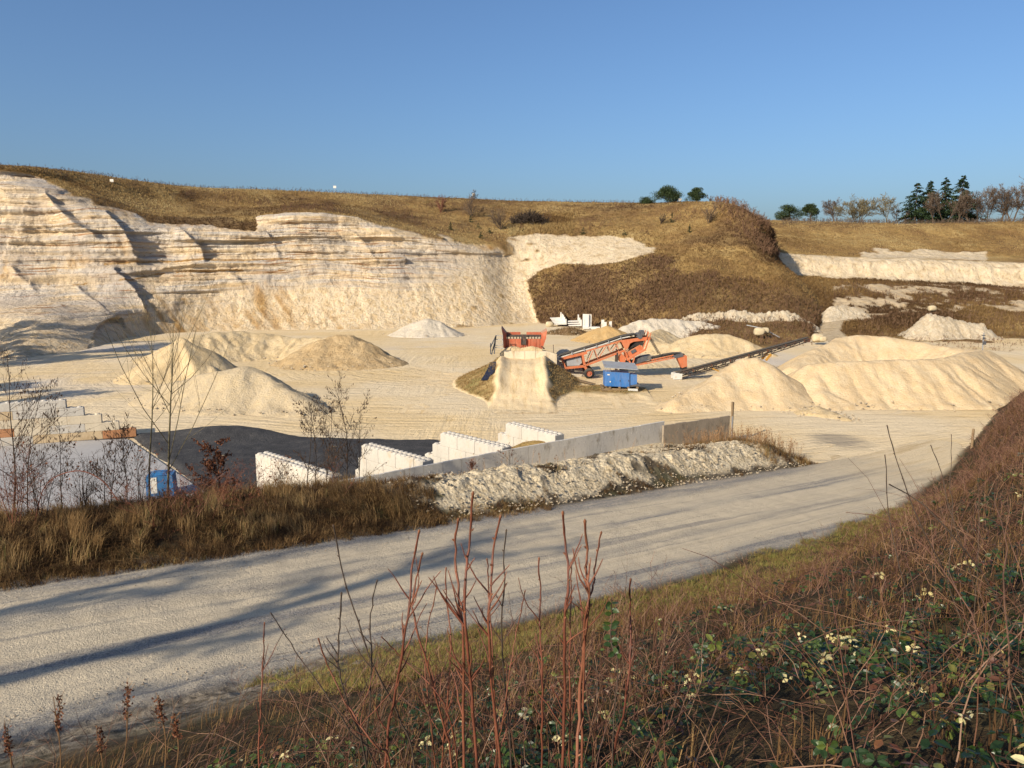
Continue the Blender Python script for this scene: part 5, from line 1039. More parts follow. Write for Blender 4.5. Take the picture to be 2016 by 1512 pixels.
P3, s, q, dist = near_pts(2600, -1.5, 9, 1, 6.5, .8, 5); px, py = proj(P3); k = (px > 560) & (px < 1330) & (rng.random(len(px)) < .5); P3 = P3[k]; N = len(P3); d = unit(rng.normal(0, .22, (N, 3)) + np.array([0, 0, 1.0])); o = grow(P3, d, .35 + .95 * rng.random(N) ** 1.5, np.full(N, .0042), (3, 2), (.42, .5), .6, .4, .35, 7, .0022, .6, .08); tubes_of(o, mb, (4, 3, 3))
tag(mb.build('bramble_twigs', MB_BANK), 'tangled red brown bramble stems covering the near bank', 'brambles', None, 'stuff')
# long arching bramble canes low over the ground
mb = MB(); P3, s, q, dist = near_pts(700, -2, 18, 0, 9, 1.2, 5); N = len(P3); d = unit(np.stack([rng.normal(0, 1, N), rng.normal(0, .6, N), .5 + .3 * rng.random(N)], 1)); Pc = curves(P3, d, 1.0 + 1.2 * rng.random(N), 8, .12, -1.4); mb.tubes(Pc, (.0035 + .003 * rng.random(N))[:, None] * np.linspace(1, .4, 8)[None], 4, rng.random(N))
tag(mb.build('bramble_canes', MB_BANK), 'dark red arching bramble canes among the leaves', 'brambles', None, 'stuff')
# leaves
def bramble(n, s0, s1, q0, q1, pw, d0, size, hgt, label, cond, name='bramble_leaves', tint=lambda N: np.where(rng.random(N) < .035, .93 + .07 * rng.random(N), .84 * rng.random(N) ** 1.35)):
    mb = MB(); P3, s, q, dist = near_pts(n, s0, s1, q0, q1, pw, d0); k = cond(s, q, dist, P3); P3, dist = P3[k], dist[k]; N = len(P3)
    can = hgt * (.35 + .75 * np.clip(fbm(P3[:, 0] * .9, P3[:, 1] * .9, 3, 3) + .5, 0, 1.2)); hz = can * rng.random(N) ** .45
    ctr = P3 + np.stack([rng.normal(0, .05, N), rng.normal(0, .05, N), hz + .03], 1); a0 = rng.random(N) * 6.28; tl = tint(N); sz = size * (.6 + .7 * rng.random(N)) * (1 + .03 * dist)
    Nn = unit(rng.normal(0, .45, (N, 3)) + np.array([-.15, -.1, 1.0]))
    for j, da in enumerate((0, 1.5, -1.5, 2.3, -2.3)):
        m_ = np.ones(N, bool) if j < 3 else rng.random(N) < .45
        a = a0 + da; A_ = np.stack([np.cos(a), np.sin(a), rng.normal(-.15, .25, N)], 1); A_ = unit(A_ - (A_ * Nn).sum(1, keepdims=True) * Nn * .8)
        l = sz * (1.0 if j == 0 else .85); off = A_ * (sz * (.35 if j == 0 else .08))[:, None]
        mb.leaves((ctr + off)[m_], A_[m_], (Nn + rng.normal(0, .2, (N, 3)))[m_], l[m_], l[m_] * .62, .12, np.clip(tl + rng.normal(0, .04, N), 0, 1)[m_])
    tag(mb.build(name, M_LEAF), label, 'brambles', None, 'stuff')
edge_leaf = lambda s, q, dist, P: (q < 9.5 - .02 * s + 2.0 * fbm(P[:, 0] * .35, P[:, 1] * .35, 9, 3)) & (rng.random(len(s)) < (.35 + 1.1 * (fbm(P[:, 0] * .6, P[:, 1] * .6, 4, 3) + .2) + .5 * (dist < 5)) * (1 - .6 * ss(7, 13, dist))) & (s > -1.5 + .25 * q + 1.2 * vnoise(P[:, 0], P[:, 1]))
bramble(70000, -3, 30, -1.0, 12, 1.7, 4.4, .062, .36, 'dark green and cream bramble leaves covering the near bank', edge_leaf)
# ---- single bare shoots in front of the road
SHOOTS = [  # pixels tip -> foot, distance, foot radius
 ([(657,1037),(672,1120),(700,1210),(735,1310),(790,1420),(815,1500)], 3.9, .0085, 0, 'thin dark cane leaning left, its tip above the road edge'),
 ([(672,1170),(668,1250),(668,1320),(690,1400),(720,1505)], 3.6, .0085, 5, 'short forked red shoot below the tip of the leaning dark cane'),
 ([(740,1145),(729,1225),(731,1300),(728,1380),(722,1500)], 3.8, .0075, 4, 'slim straight red shoot rising just right of the leaning dark cane'),
 ([(825,1048),(812,1110),(808,1170),(797,1250),(775,1380),(758,1508)], 3.5, .011, 7, 'stout red shoot with blunt tip at the left of the thicket, leaning right'),
 ([(832,1092),(820,1140),(812,1200),(838,1300),(872,1420),(890,1510)], 3.7, .010, 5, 'red shoot crossing behind the stout left one, curving right at its foot'),
 ([(902,1025),(896,1085),(905,1180),(912,1260),(912,1380),(913,1512)], 3.5, .012, 6, 'thick red shoot with pale buds, left one of the tall middle pair'),
 ([(931,975),(925,1070),(917,1130),(916,1220),(928,1360),(938,1512)], 3.45, .0125, 6, 'tallest red brown shoot in the thicket, reaching above the far road edge'),
 ([(984,1020),(972,1080),(966,1160),(962,1240),(970,1370),(985,1512)], 3.55, .0115, 6, 'red shoot with a dark middle section, just right of the tallest one'),
 ([(997,1045),(991,1100),(994,1140),(988,1230),(992,1330),(1005,1470)], 4.1, .0085, 2, 'blackish thin shoot standing close behind the dark banded one'),
 ([(960,1102),(962,1160),(966,1230),(972,1330),(978,1500)], 3.7, .0075, 3, 'short slim shoot between the tallest and the dark banded one'),
 ([(1059,1102),(1064,1170),(1063,1240),(1068,1360),(1066,1510)], 3.6, .0085, 5, 'lonely straight red shoot in the gap of the thicket'),
 ([(1107,1012),(1113,1070),(1119,1130),(1112,1230),(1112,1350),(1108,1512)], 3.4, .012, 6, 'tall thick red shoot left of the forked one'),
 ([(1150,1029),(1157,1090),(1154,1130),(1160,1165),(1150,1260),(1142,1380),(1135,1512)], 3.4, .013, 7, 'thick forked red shoot, the left tine of the fork'),
 ([(1183,1050),(1172,1110),(1166,1160),(1155,1200),(1150,1290)], 3.4, .0085, 2, 'right tine leaning out of the thick forked shoot'),
 ([(1240,1143),(1240,1210),(1242,1290),(1230,1390),(1205,1505)], 3.6, .0095, 3, 'lone straight shoot at the right end of the thicket'),
 ([(521,1228),(518,1300),(514,1390),(510,1500)], 3.9, .0075, 5, 'small upright shoot at the left end of the thicket'),
 ([(535,1208),(580,1280),(630,1350),(690,1440),(740,1510)], 3.8, .0065, 0, 'thin dark diagonal stem slanting down to the right beside the thicket'),
 ([(627,1260),(650,1320),(690,1400),(740,1470),(770,1512)], 3.5, .008, 5, 'low red shoot bending sideways at the left of the thicket'),
 ([(753,1255),(790,1295),(840,1340),(880,1400),(900,1500)], 3.7, .0065, 3, 'low arching stem crossing the foot of the stout left shoot'),
 ([(877,1120),(880,1190),(888,1270),(880,1400),(870,1510)], 3.8, .0075, 4, 'slim shoot wedged between the stout left one and the tall middle pair'),
 ([(1125,1110),(1124,1170),(1122,1260),(1122,1400),(1120,1510)], 3.8, .0075, 4, 'slim shoot hidden behind the thick forked one'),
 ([(1034,1165),(1020,1230),(1005,1310),(990,1420),(975,1510)], 3.9, .0065, 3, 'slim slanting stem in the middle of the thicket leaning right'),
 ([(860,1160),(842,1240),(838,1330),(850,1440),(856,1510)], 4.0, .007, 4, 'branched brown stem behind the stout left shoot')]
def shoot(path, Yd, r0, ntw, label, mat, cat='shoot', group='bare shoots in the front thicket', ground=True, leaf=None):
    pts = [D(px, py, Yd + .06 * math.sin(i * 1.7)) for i, (px, py) in enumerate(path)]
    g = pts[-1] + (pts[-1] - pts[-2]) / max(np.linalg.norm(pts[-1] - pts[-2]), 1e-6) * .2; g[2] = min(g[2], float(ng(g[:2])) - .05)
    if ground: pts.append(g)
    A_ = catmull(np.array(pts[::-1]), 26); base = A_[0].copy()
    A_[:, :2] += rng.normal(0, .0022, (26, 2)); rad = r0 * .68 * np.linspace(1, .55, 26); node = np.zeros(26); node[3::4] = .28; node[-1] = .35; rad = rad * (1 + node)
    root = thing('bare_shoot', base, label, cat, group)
    mb = MB(); mb.tubes(A_[None], rad[None], 7, .2 + .5 * rng.random())
    bt = A_[-1]; mb.tubes(np.array([[bt, bt + unit(A_[-1] - A_[-3]) * r0 * .9, bt + unit(A_[-1] - A_[-3]) * r0 * 1.9]]), np.array([[r0 * .55, r0 * .62, r0 * .15]]), 6, .9)
    for i in range(4, 25, 3):                       # buds
        a = rng.random() * 6.3; dr = np.array([math.cos(a), math.sin(a), .9]); mb.tubes(np.array([[A_[i], A_[i] + unit(dr) * r0 * 1.2, A_[i] + unit(dr) * r0 * 1.9]]), np.array([[r0 * .4, r0 * .42, r0 * .12]]), 5, .95)
    mb.build('stem', mat, root, True)
    for k in range(int(ntw * 1.5)):
        i = int(4 + rng.random() * 14); a = rng.random() * 6.3; L = .07 + .24 * rng.random() ** 1.6; d = unit(np.array([[math.cos(a), math.sin(a) * .6, 1.25]]))
        P = curves(A_[i][None], d, np.array([L]), 6, .1, .5); mb = MB(); mb.tubes(P, r0 * .42 * np.linspace(1, .45, 6)[None], 5, .3 + .4 * rng.random()); e = P[0, -1]; mb.tubes(np.array([[e, e + unit(P[0, -1] - P[0, -2]) * r0 * 1.2]]), np.array([[r0 * .22, r0 * .08]]), 4, .9)
        if leaf: pass
        mb.build('twig', mat, root, True)
    return root, A_
for a in SHOOTS: shoot(a[0], a[1], a[2], a[3], a[4], MB_DARK if 'dark cane' in a[4] or 'blackish' in a[4] or 'dark diagonal' in a[4] else MB_RED)
root, A_ = shoot([(1203,1178),(1205,1220),(1202,1262),(1216,1300),(1212,1380),(1205,1500)], 3.4, .005, 2, 'leafy green privet sprig at the right of the bare thicket', MB_DARK, 'sprig', None)
root.name = 'privet_sprig'
tt = np.repeat(np.linspace(.52, .97, 11), 2); q_, dd = A_[(tt * 25).astype(int)], None
an = np.tile([0, math.pi], 11) + np.repeat(rng.random(11) * 3, 2); mb = MB(); Ax = np.stack([np.cos(an), .5 * np.sin(an), rng.normal(.1, .3, 22)], 1); mb.leaves(q_, Ax, rng.normal(0, .5, (22, 3)) + np.array([0, -1, .3]), np.full(22, .042), np.full(22, .026), .1, .3 + .2 * rng.random(22)); mb.build('foliage', M_LEAF, root)
CANES = [([(1747,840),(1765,905),(1785,965),(1815,1040),(1852,1110),(1880,1190),(1925,1300)], 7.0, .011, 'long leaning cane rising highest over the bramble bank'),
 ([(1743,898),(1747,985),(1758,1060),(1775,1130),(1800,1200),(1832,1270),(1850,1330)], 6.4, .0095, 'curved dark cane over the bank, left of the highest one'),
 ([(1833,878),(1853,930),(1866,990),(1885,1050),(1905,1110),(1930,1200)], 7.5, .009, 'straight slanting cane right of the highest cane on the bank'),
 ([(1873,857),(1873,905),(1870,960),(1875,1010)], 9.0, .008, 'short upright stick near the crest of the bramble bank'),
 ([(1752,954),(1790,975),(1825,1000),(1880,1060),(1935,1130),(1985,1220),(2020,1300)], 6.0, .011, 'low arching cane bowing from the road side over the bank'),
 ([(1926,945),(1927,1000),(1926,1060),(1925,1110)], 7.5, .006, 'pale thin vertical stalk on the bramble bank')]
for p, Yd, r, lab in CANES: shoot(p, Yd, r, 1 if 'low' in lab else 0, lab, MB_DARK, 'cane', 'tall canes on the bramble bank')
# dry seed stalks at the bottom left
for (px, pt, lab) in ((105, 1372, 'dry seed stalk with a rusty head at the near road edge, tallest in the corner'), (250, 1350, 'thin dry stalk with a dark umbel standing before the road'), (312, 1368, 'dry stalk with a drooping brown head next to the dark umbel'), (345, 1412, 'short rusty seed stalk, thickest of those at the near road edge'), (14, 1432, 'small dry stalk in the corner of the near road edge'), (190, 1440, 'low dry stalk between the tall rusty one and the dark umbel')):
    Yd = 8.0; a = D(px, pt, Yd); b = D(px + rng.normal(0, 12), 1515, Yd); zb = float(ng(b[:2])); b = np.array([b[0], b[1], zb - .05]); h = a[2] - b[2]
    root = thing('seed_stalk', b, lab, 'dry stalk', 'dry seed stalks by the road'); A_ = catmull(np.array([b, b + (a - b) * .5 + np.array([.05, 0, 0]), a]), 12); mb = MB(); mb.tubes(A_[None], .009 * np.linspace(1, .5, 12)[None], 5, .4)
    o = grow(np.array([A_[6]]), np.array([unit(a - A_[6])]), np.array([np.linalg.norm(a - A_[6])]), np.array([.006]), (8,), (.35,), .6, .2, .2, 5, .004, .6); tubes_of(o, mb, (4, 3)); mb.build('stem', M_WEED, root)
    T = at_t(np.repeat(o[0][0], 90, 0), .35 + .65 * rng.random(90))[0] + rng.normal(0, .022, (90, 3)); mb = MB(); mb.tubes(o[0][0], np.full(o[0][0].shape[:2], .004), 4, .5); mb.leaves(T, rng.normal(0, 1, (90, 3)), rng.normal(0, 1, (90, 3)), np.full(90, .035), np.full(90, .022), .1, rng.random(90)); mb.build('seed_head', M_DEAD, root)
# ---- saplings of the far verge
def vbase(px, q, py_guess=980):
    best = None
    for Y in np.linspace(16, 40, 400):
        p = D(px, 980, Y); qq = p[0] * DQ[0] + p[1] * DQ[1]
        if abs(qq - q) < .06: best = p
    if best is None: best = D(px, 980, 27)
    best[2] = float(ng(best[:2])); return best
def sapling(name, px, q, ptop, label, group, mat, r0, nb, kids, spread, up, lean=0.0, catk=0, tmin=.25, ratio=(.45, .45), cat='sapling', stems=1, leaf=None):
    b = vbase(px, q); t_ = D(px + lean, ptop, b[1]); h = t_[2] - b[2]; root = thing(name, b, label, cat, group)
    p0 = np.repeat(b[None], stems, 0) + rng.normal(0, .05 * (stems > 1), (stems, 3)) * np.array([1, 1, 0]); d = np.repeat((t_ - b)[None], stems, 0) + rng.normal(0, .12 * h * (stems > 1), (stems, 3)) * np.array([1, 1, .2])
    L = np.full(stems, h) * (1 - .25 * rng.random(stems) * (stems > 1)); o = grow(p0 - np.array([0, 0, .1]), d, L + .1, np.full(stems, r0), (nb,) + kids, ratio, spread, up, tmin, 9, .0045, .5, .045, .22)
    mb = MB(); P, R = o[0]; mb.tubes(P, R, 7, .2 + .5 * rng.random(stems)); mb.build('trunk', mat, root, True)
    mb = tubes_of(o[1:], None, (4, 3, 3)); mb.build('branches', mat, root)
    if catk:
        Pq = np.concatenate([x[0] for x in o[1:]]); idx = rng.integers(0, len(Pq), catk); T = at_t(Pq[idx], .3 + .7 * rng.random(catk))[0]; mb = MB()
        Pc = np.stack([T, T + np.array([0, 0, -.03]), T + np.stack([rng.normal(0, .01, catk), rng.normal(0, .01, catk), -.05 - .04 * rng.random(catk)], 1)], 1); mb.tubes(Pc, np.broadcast_to(np.array([[.005, .011, .006]]), (catk, 3)), 3, rng.random(catk)); tag(mb.build('catkins', M_CATK, root), kind='stuff')
    if leaf:
        Pq = np.concatenate([x[0] for x in o[1:]]); idx = rng.integers(0, len(Pq), leaf); T = at_t(Pq[idx], .2 + .8 * rng.random(leaf))[0]; mb = MB()
        mb.leaves(T, rng.normal(0, 1, (leaf, 3)) + np.array([0, 0, -.4]), rng.normal(0, 1, (leaf, 3)), .06 + .05 * rng.random(leaf), .04 + .03 * rng.random(leaf), .2, rng.random(leaf)); mb.build('foliage', M_DEAD, root)
    return root
sapling('poplar_sapling', 327, 31.5, 640, 'tallest bare olive sapling with steep branches, rising in front of the pointed sand cone', 'thin bare poplar saplings', MB_BARK, .055, 15, (6, 3), .62, .75, 8, tmin=.16, ratio=(.62, .42))
sapling('poplar_sapling', 291, 31.2, 650, 'thinner bare olive sapling just left of the tallest one', 'thin bare poplar saplings', MB_BARK, .042, 12, (5, 3), .5, .8, 4, tmin=.2, ratio=(.55, .42))
for px, q, pt, r, n, lab in ((604, 32.2, 812, .030, 14, 'leftmost alder sapling of the clump before the white block wall'), (619, 32.6, 790, .026, 12, 'slim alder sapling second in the clump before the white block wall'), (641, 32, 795, .028, 13, 'alder sapling in the middle of the clump before the white block wall'), (681, 32.2, 762, .034, 18, 'tallest alder sapling with dark hanging catkins before the white block wall'), (704, 32.6, 802, .028, 14, 'rightmost alder sapling of the clump before the white block wall')):
    sapling('alder_sapling', px, q, pt, lab, 'alder saplings before the bays', MB_DARK, r, int(n * 1.7), (6,), .75, .35, rng.normal(0, 5), 420, .22, (.30, .45))
for px, q, pt, r, n, lab in ((24, 30.6, 690, .030, 14, 'dark alder sapling at the left margin, taller than its neighbour'), (50, 31.0, 760, .026, 12, 'dark alder sapling beside the one at the left margin'), (203, 30.4, 870, .022, 10, 'short alder sapling before the white slab, left of the blue tank pair'), (216, 31.0, 850, .022, 10, 'short alder sapling close right of its twin before the white slab'), (247, 30.6, 840, .024, 11, 'straight alder sapling before the slab nearest the thin poplars'), (120, 30.2, 835, .022, 10, 'bushy alder sapling in front of the stepped block wall')):
    sapling('alder_sapling', px, q, pt, lab, 'alder saplings along the dry verge', MB_DARK, r, int(n * 1.7), (7,), .8, .3, rng.normal(0, 5), 330, .15, (.34, .5))
sapling('oak_sapling', 432, 31.0, 868, 'small oak sapling still holding russet brown leaves, right of the blue tank', None, MB_DARK, .03, 20, (5, 3), .9, .1, -3, 0, .08, (.45, .5), leaf=2200)
for px, q, pt, st, lab in ((75, 29.0, 860, 7, 'wide bare bush at the left end of the dry verge'), (160, 29.4, 900, 6, 'bare bush in front of the white slab'), (20, 28.4, 900, 6, 'reddish bare bush at the left margin of the verge'), (275, 29.6, 880, 4, 'bare bush at the foot of the thin poplars'), (560, 30.6, 900, 5, 'bare bush left of the alder clump before the bays'), (660, 30.6, 880, 5, 'dense bare bush among the feet of the alder clump'), (930, 28.6, 905, 4, 'wiry brown bush where the grass verge meets the chalk bank'), (1005, 31.5, 868, 2, 'thin wiry weed bush on the chalk bank before the golden gravel')):
    sapling('bare_bush', px, q, pt, lab, 'bare bushes along the verge', MB_RED if 'red' in lab or 'brown' in lab else MB_DARK, .014, 7, (6, 3), .7, .15, 0, 60, .12, (.5, .5), 'bush', st, 40)
# a bowed bramble cane on the verge
b = vbase(60, 28.5); A_ = catmull(np.array([b, D(90, 955, b[1]), D(150, 927, b[1]), D(200, 945, b[1]), D(232, 985, b[1])]), 20); mb = MB(); mb.tubes(A_[None], np.full((1, 20), .016), 5, .5); o = mb.build('bramble_cane', MB_RED, off=b); o.location = b; tag(o, 'bowed bramble cane arching over the left end of the verge', 'cane')
# ================================================================ far vegetation
FA = A2.reshape(-1, 3); FAp = np.stack(proj(FA), 1); FAg = (1 - rock).reshape(-1)
FB = B2.reshape(-1, 3); FBp = np.stack(proj(FB), 1); FBg = (1 - ch).reshape(-1)
ny_, nx_ = A2.shape[:2]
def onhill(px, py, V=FA, Vp=FAp):
    d = (Vp[:, 0] - px) ** 2 + (Vp[:, 1] - py) ** 2 + np.where(V[:, 1] > 275, 1e4, 0) * (V is FA) + V[:, 1] * .05
    return V[np.argmin(d)].copy()
SCF = np.clip(scrubA, 0, 1).reshape(-1); LAST = [None]
def SCA(P): return SCF[LAST[0]]
def scatter(V, Vp, g, n, box, ymax=300, thr=.6, power=1.0):
    k = np.where((Vp[:, 0] > box[0]) & (Vp[:, 0] < box[2]) & (Vp[:, 1] > box[1]) & (Vp[:, 1] < box[3]) & (g > thr) & (V[:, 1] < ymax) & (V[:, 2] > .2))[0]
    i = rng.choice(k, n); LAST[0] = i; P = V[i].copy(); P[:, :2] += rng.normal(0, .15, (n, 2)); return P
def far_tufts(name, label, sets, mat, cat='scrub'):
    mb = MB()
    for V, Vp, g, n, box, h, w, tint, nb in sets:
        P = scatter(V, Vp, g, n, box); hh = fbm(P[:, 0] * .08, P[:, 1] * .08, P[:, 2] * .1, 4); kp = hh > -.42 + .4 * rng.random(n) - .3; P = P[kp]; LAST[0] = LAST[0][kp]; N = len(P); idx = np.repeat(np.arange(N), nb); B = P[idx] + rng.normal(0, .16, (len(idx), 3)) * np.array([1, 1, .2]); B[:, 2] -= .08
        big = fbm(P[:, 0] * .05, P[:, 1] * .05, 3, 3)[idx] * 1.1; t = tint[0] + (tint[1] - tint[0]) * (.5 + big + .18 * rng.normal(size=len(idx)))
        if V is FA: t = t - .55 * SCA(P)[idx]
        t = np.clip(t, 0, 1)
        mb.blades(B, hdir(rng.random(len(idx)) * 6.28), h * (.4 + .9 * rng.random(len(idx))), w * (.6 + .8 * rng.random(len(idx))), .2 + .6 * rng.random(len(idx)), t)
    return tag(mb.build(name, mat), label, cat, None, 'stuff')
far_tufts('hill_grass', 'brown winter grass and scrub on the hill above and beside the quarry face', [
    (FA, FAp, FAg, 30000, (-60, 325, 1700, 480), .42, .09, (.2, .9), 4), (FA, FAp, FAg, 16000, (1020, 480, 1700, 690), .5, .08, (.1, .75), 4), (FA, FAp, FAg, 2600, (1000, 420, 1130, 470), .8, .10, (.6, 1), 4)], MG_SCRUB)
far_tufts('terrace_grass', 'ochre grass and brown scrub on the terraced slope under the tall trees', [
    (FB, FBp, FBg, 15000, (1480, 432, 2080, 505), .4, .10, (.45, .9), 4), (FB, FBp, FBg, 15000, (1560, 545, 2080, 720), .65, .10, (.0, .6), 4)], MG_SCRUB)
MB_SCR = tint_mat('bark_scrub', [(0, (.06, .030, .02)), (.5, (.115, .064, .038)), (1, (.19, .118, .066))])
# scrub twigs : reddish thicket on the hill nose and brown thicket on the slope
def far_twigs(name, label, V, Vp, g, poly_, n, h, r, mat, tint=None):
    k = np.where(inpoly(Vp[:, 0], Vp[:, 1], poly_) & (V[:, 1] < 290) & (g > .5) & ((SCF[:len(V)] if V is FA else np.ones(len(V))) * (len(V) > 0) > (rng.random(len(V)) * .8 if name == 'slope_scrub' else -1)))[0]; k = k[(fbm(V[k, 0] * .09, V[k, 1] * .09, 7, 3) > .12)] if name == 'hill_scrub' else k; P = V[rng.choice(k, n)]; N = len(P); d = unit(rng.normal(0, .35, (N, 3)) + np.array([0, 0, 1.0]))
    o = grow(P - np.array([0, 0, .1]), d, h * (.4 + .8 * rng.random(N)), np.full(N, r), (4, 3), (.5, .5), .6, .3, .3, 4, r * .6, .7, .15); mb = tubes_of(o, None, (3, 3, 3), tint); return tag(mb.build(name, mat), label, 'scrub', None, 'stuff')
far_twigs('red_scrub', 'reddish leafless thicket covering the nose of the hill', FA, FAp, FAg, [(1415,392),(1450,398),(1505,440),(1530,475),(1530,510),(1500,500),(1470,470),(1440,430),(1400,415)], 1700, 1.7, .045, MB_SCR, .55)
far_twigs('slope_scrub', 'dense brown leafless scrub on the lower slope of the hill', FA, FAp, FAg, [(1020,500),(1290,490),(1480,510),(1600,580),(1690,690),(1340,690),(1240,660),(1040,640)], 5600, 1.0, .035, MB_SCR, .6)
far_twigs('terrace_scrub', 'brown leafless scrub between the chalk patches of the terraces', FB, FBp, FBg, [(1640,556),(2060,572),(2060,605),(1640,600)], 1000, 1.0, .03, MB_SCR, .5)
far_twigs('field_scrub', 'brown weeds beside the winding track on the far side of the pit', FB, FBp, FBg, [(1690,612),(2060,620),(2060,700),(1690,690)], 1600, .9, .025, MB_SCR, .75)
far_twigs('hill_scrub', 'scattered brown leafless scrub on the open upper hill', FA, FAp, FAg, [(300,375),(700,398),(1250,408),(1450,420),(1480,470),(1330,490),(1000,450),(780,440),(520,425)], 1300, 1.1, .03, MB_SCR, .55)
far_twigs('edge_weeds', 'thin weeds standing against the sky along the plateau edge', FA, FAp, FAg, [(-20,325),(300,352),(660,376),(1250,396),(1250,404),(660,386),(300,368),(-20,338)], 1500, 1.0, .022, MB_GREY, .4)
far_twigs('terrace_edge_weeds', 'brown hedge weeds under the tall trees on the terrace crest', FB, FBp, FBg, [(1540,430),(2060,428),(2060,441),(1540,444)], 1500, 1.5, .03, MB_GREY, .35)
# ramp grass
k = np.where((RAMPG > .7) & (RAMPV[..., 2] > .05)); P = RAMPV[k]; P = P[rng.choice(len(P), 2600)]; N = len(P); idx = np.repeat(np.arange(N), 4); mb = MB()
mb.blades(P[idx] + rng.normal(0, .12, (len(idx), 3)) * np.array([1, 1, 0]) - np.array([0, 0, .05]), hdir(rng.random(len(idx)) * 6.28), .15 * (.5 + rng.random(len(idx))), .05 * (.6 + .8 * rng.random(len(idx))), .3 + .7 * rng.random(len(idx)), np.clip(.45 + .5 * rng.random(len(idx)) + .0 * (P[idx, 0] > xc) * (rng.random(len(idx)) > .6), 0, 1))
tag(mb.build('ramp_grass', MG_SCRUB), 'short brown grass on both flanks of the earth ramp', 'grass', None, 'stuff')
# ---- trees
def needle_cards(mb, ctr, rad, n, size, droop=0.0, flat=1.0):
    d = unit(rng.normal(0, 1, (n, 3))); r = rad * rng.random(n)[:, None] ** .4; P = ctr + d * r * np.array([1, 1, flat]); a = unit(d + rng.normal(0, .6, (n, 3)) + np.array([0, 0, -droop]))
    l = size * (.6 + .8 * rng.random(n)); mb.leaves(P, a, rng.normal(0, 1, (n, 3)), l, l * .42, .1, rng.random(n))
def pine(px, pt, pb, wpx, Y, label, group='plateau pines', V=None, nl=7, shape='flat'):
    t_, b = D(px, pt, Y), D(px, pb + 2, Y); h = t_[2] - b[2]; Wm = wpx * Y / F; root = thing('pine_tree', b, label, 'pine tree', group)
    tr = np.array([b - np.array([0, 0, .6]), b + np.array([.05 * Wm, 0, h * .5]), b + np.array([0, 0, h * .92])]); mb = MB(); mb.tubes(catmull(tr, 8)[None], np.linspace(.035 * h, .012 * h, 8)[None], 7, .5); mb.build('trunk', MB_DARK, root, True)
    mbl, mbc = MB(), MB()
    for i in range(nl * 3):
        f = .30 + .62 * rng.random(); a = rng.random() * 6.28; rr = Wm * .5 * (.35 + .65 * rng.random()) * math.sin(math.pi * min(1, .32 + f * .62)) 
        s_ = b + np.array([0, 0, h * (f - .12)]); e_ = b + np.array([math.cos(a) * rr, math.sin(a) * rr * .8, h * f]); m_ = (s_ + e_) / 2 + np.array([0, 0, -.05 * h]); mbl.tubes(catmull(np.array([s_, m_, e_]), 5)[None], np.linspace(.014 * h, .005 * h, 5)[None], 4, .4)
        needle_cards(mbc, e_, Wm * (.13 + .10 * rng.random()), 240, .11 * h ** .5 * 1.3, -.1, .6)
    needle_cards(mbc, b + np.array([0, 0, h * .88]), Wm * .16, 200, .1 * h ** .5 * 1.2, -.1, .7)
    mbl.build('limbs', MB_DARK, root); mbc.build('crown', M_PINE, root)
def spruce(px, pt, pb, wpx, Y, label, group, dens=1.0, mat=None, base=None, b=None, h=None, Wm=None, name='spruce_tree', cat='spruce'):
    if b is None: t_, b = D(px, pt, Y), D(px, pb + 2, Y); h = t_[2] - b[2]; Wm = wpx * Y / F * 1.75
    root = thing(name, b, label, cat, group); mb = MB(); mb.tubes(np.array([[b - np.array([0, 0, .4]), b + np.array([0, 0, h * .97])]]), np.array([[.022 * h + .02, .006 * h]]), 6, .5); mb.build('trunk', MB_DARK, root, True)
    mbc = MB(); nb = int(95 * dens); f = rng.random(nb) ** .9 * .95 + .04; rr = Wm * .5 * (1 - f) ** .85 * (.5 + .75 * rng.random(nb) ** 1.3) + .015 * h; a = rng.random(nb) * 6.28; per = int(26 * dens) + 6
    idx = np.repeat(np.arange(nb), per); u = rng.random(len(idx)) ** .7; P = np.stack([np.cos(a[idx]) * rr[idx] * u, np.sin(a[idx]) * rr[idx] * u, h * f[idx] - .16 * rr[idx] * u ** 1.5 * 1.2], 1) + b + rng.normal(0, .022 * h, (len(idx), 3)) * np.array([1, 1, .55]) * (1.1 - f[idx])[:, None]
    ax = unit(np.stack([np.cos(a[idx]), np.sin(a[idx]), np.full(len(idx), -.35)], 1) + rng.normal(0, .5, (len(idx), 3))); l = (.05 * h + .06) * (.6 + .8 * rng.random(len(idx))) * (1.15 - .75 * f[idx]); mbc.leaves(P, ax, rng.normal(0, .6, (len(idx), 3)) + np.array([0, 0, 1]), l, l * .4, .1, rng.random(len(idx)))
    mbc.build('crown', mat or M_NEED, root)
def bare_tree(px, pt, pb, wpx, Y, label, mat, stems=1, kids=(12, 8, 6), spread=.7, up=.2, group='leafless trees on the terrace crest', tmin=.3, fork=.25, rmin=.031, name='bare_tree', cat='tree'):
    t_, b = D(px, pt, Y), D(px, pb + 3, Y); h = t_[2] - b[2]; root = thing(name, b, label, cat, group); Wm = wpx * Y / F
    p0 = np.repeat(b[None] - np.array([0, 0, .4]), stems, 0) + rng.normal(0, .03 * Wm * (stems > 1), (stems, 3)) * np.array([1, .6, 0]); d = unit(rng.normal(0, fork * (stems > 1) + .03, (stems, 3)) * np.array([1.25, .8, .2]) + np.array([0, 0, 1.0]))
    o = grow(p0, d, h * (.72 + .22 * rng.random(stems)), np.full(stems, (.011 if stems > 2 else .02) * h), kids, (.48, .55, .5), spread, up, tmin, 7, rmin, .5, .09, .3)
    mb = MB(); mb.tubes(o[0][0], o[0][1], 6, .3 + .4 * rng.random(stems)); mb.build('trunk', mat, root, True); mb = tubes_of(o[1:], None, (4, 3, 3)); mb.build('crown', mat, root)
pine(1272, 390, 402, 36, 228, 'low spreading pine at the far left of the plateau pine group')
pine(1316, 368, 402, 60, 230, 'largest round crowned pine on the plateau, in the middle of its group', nl=10)
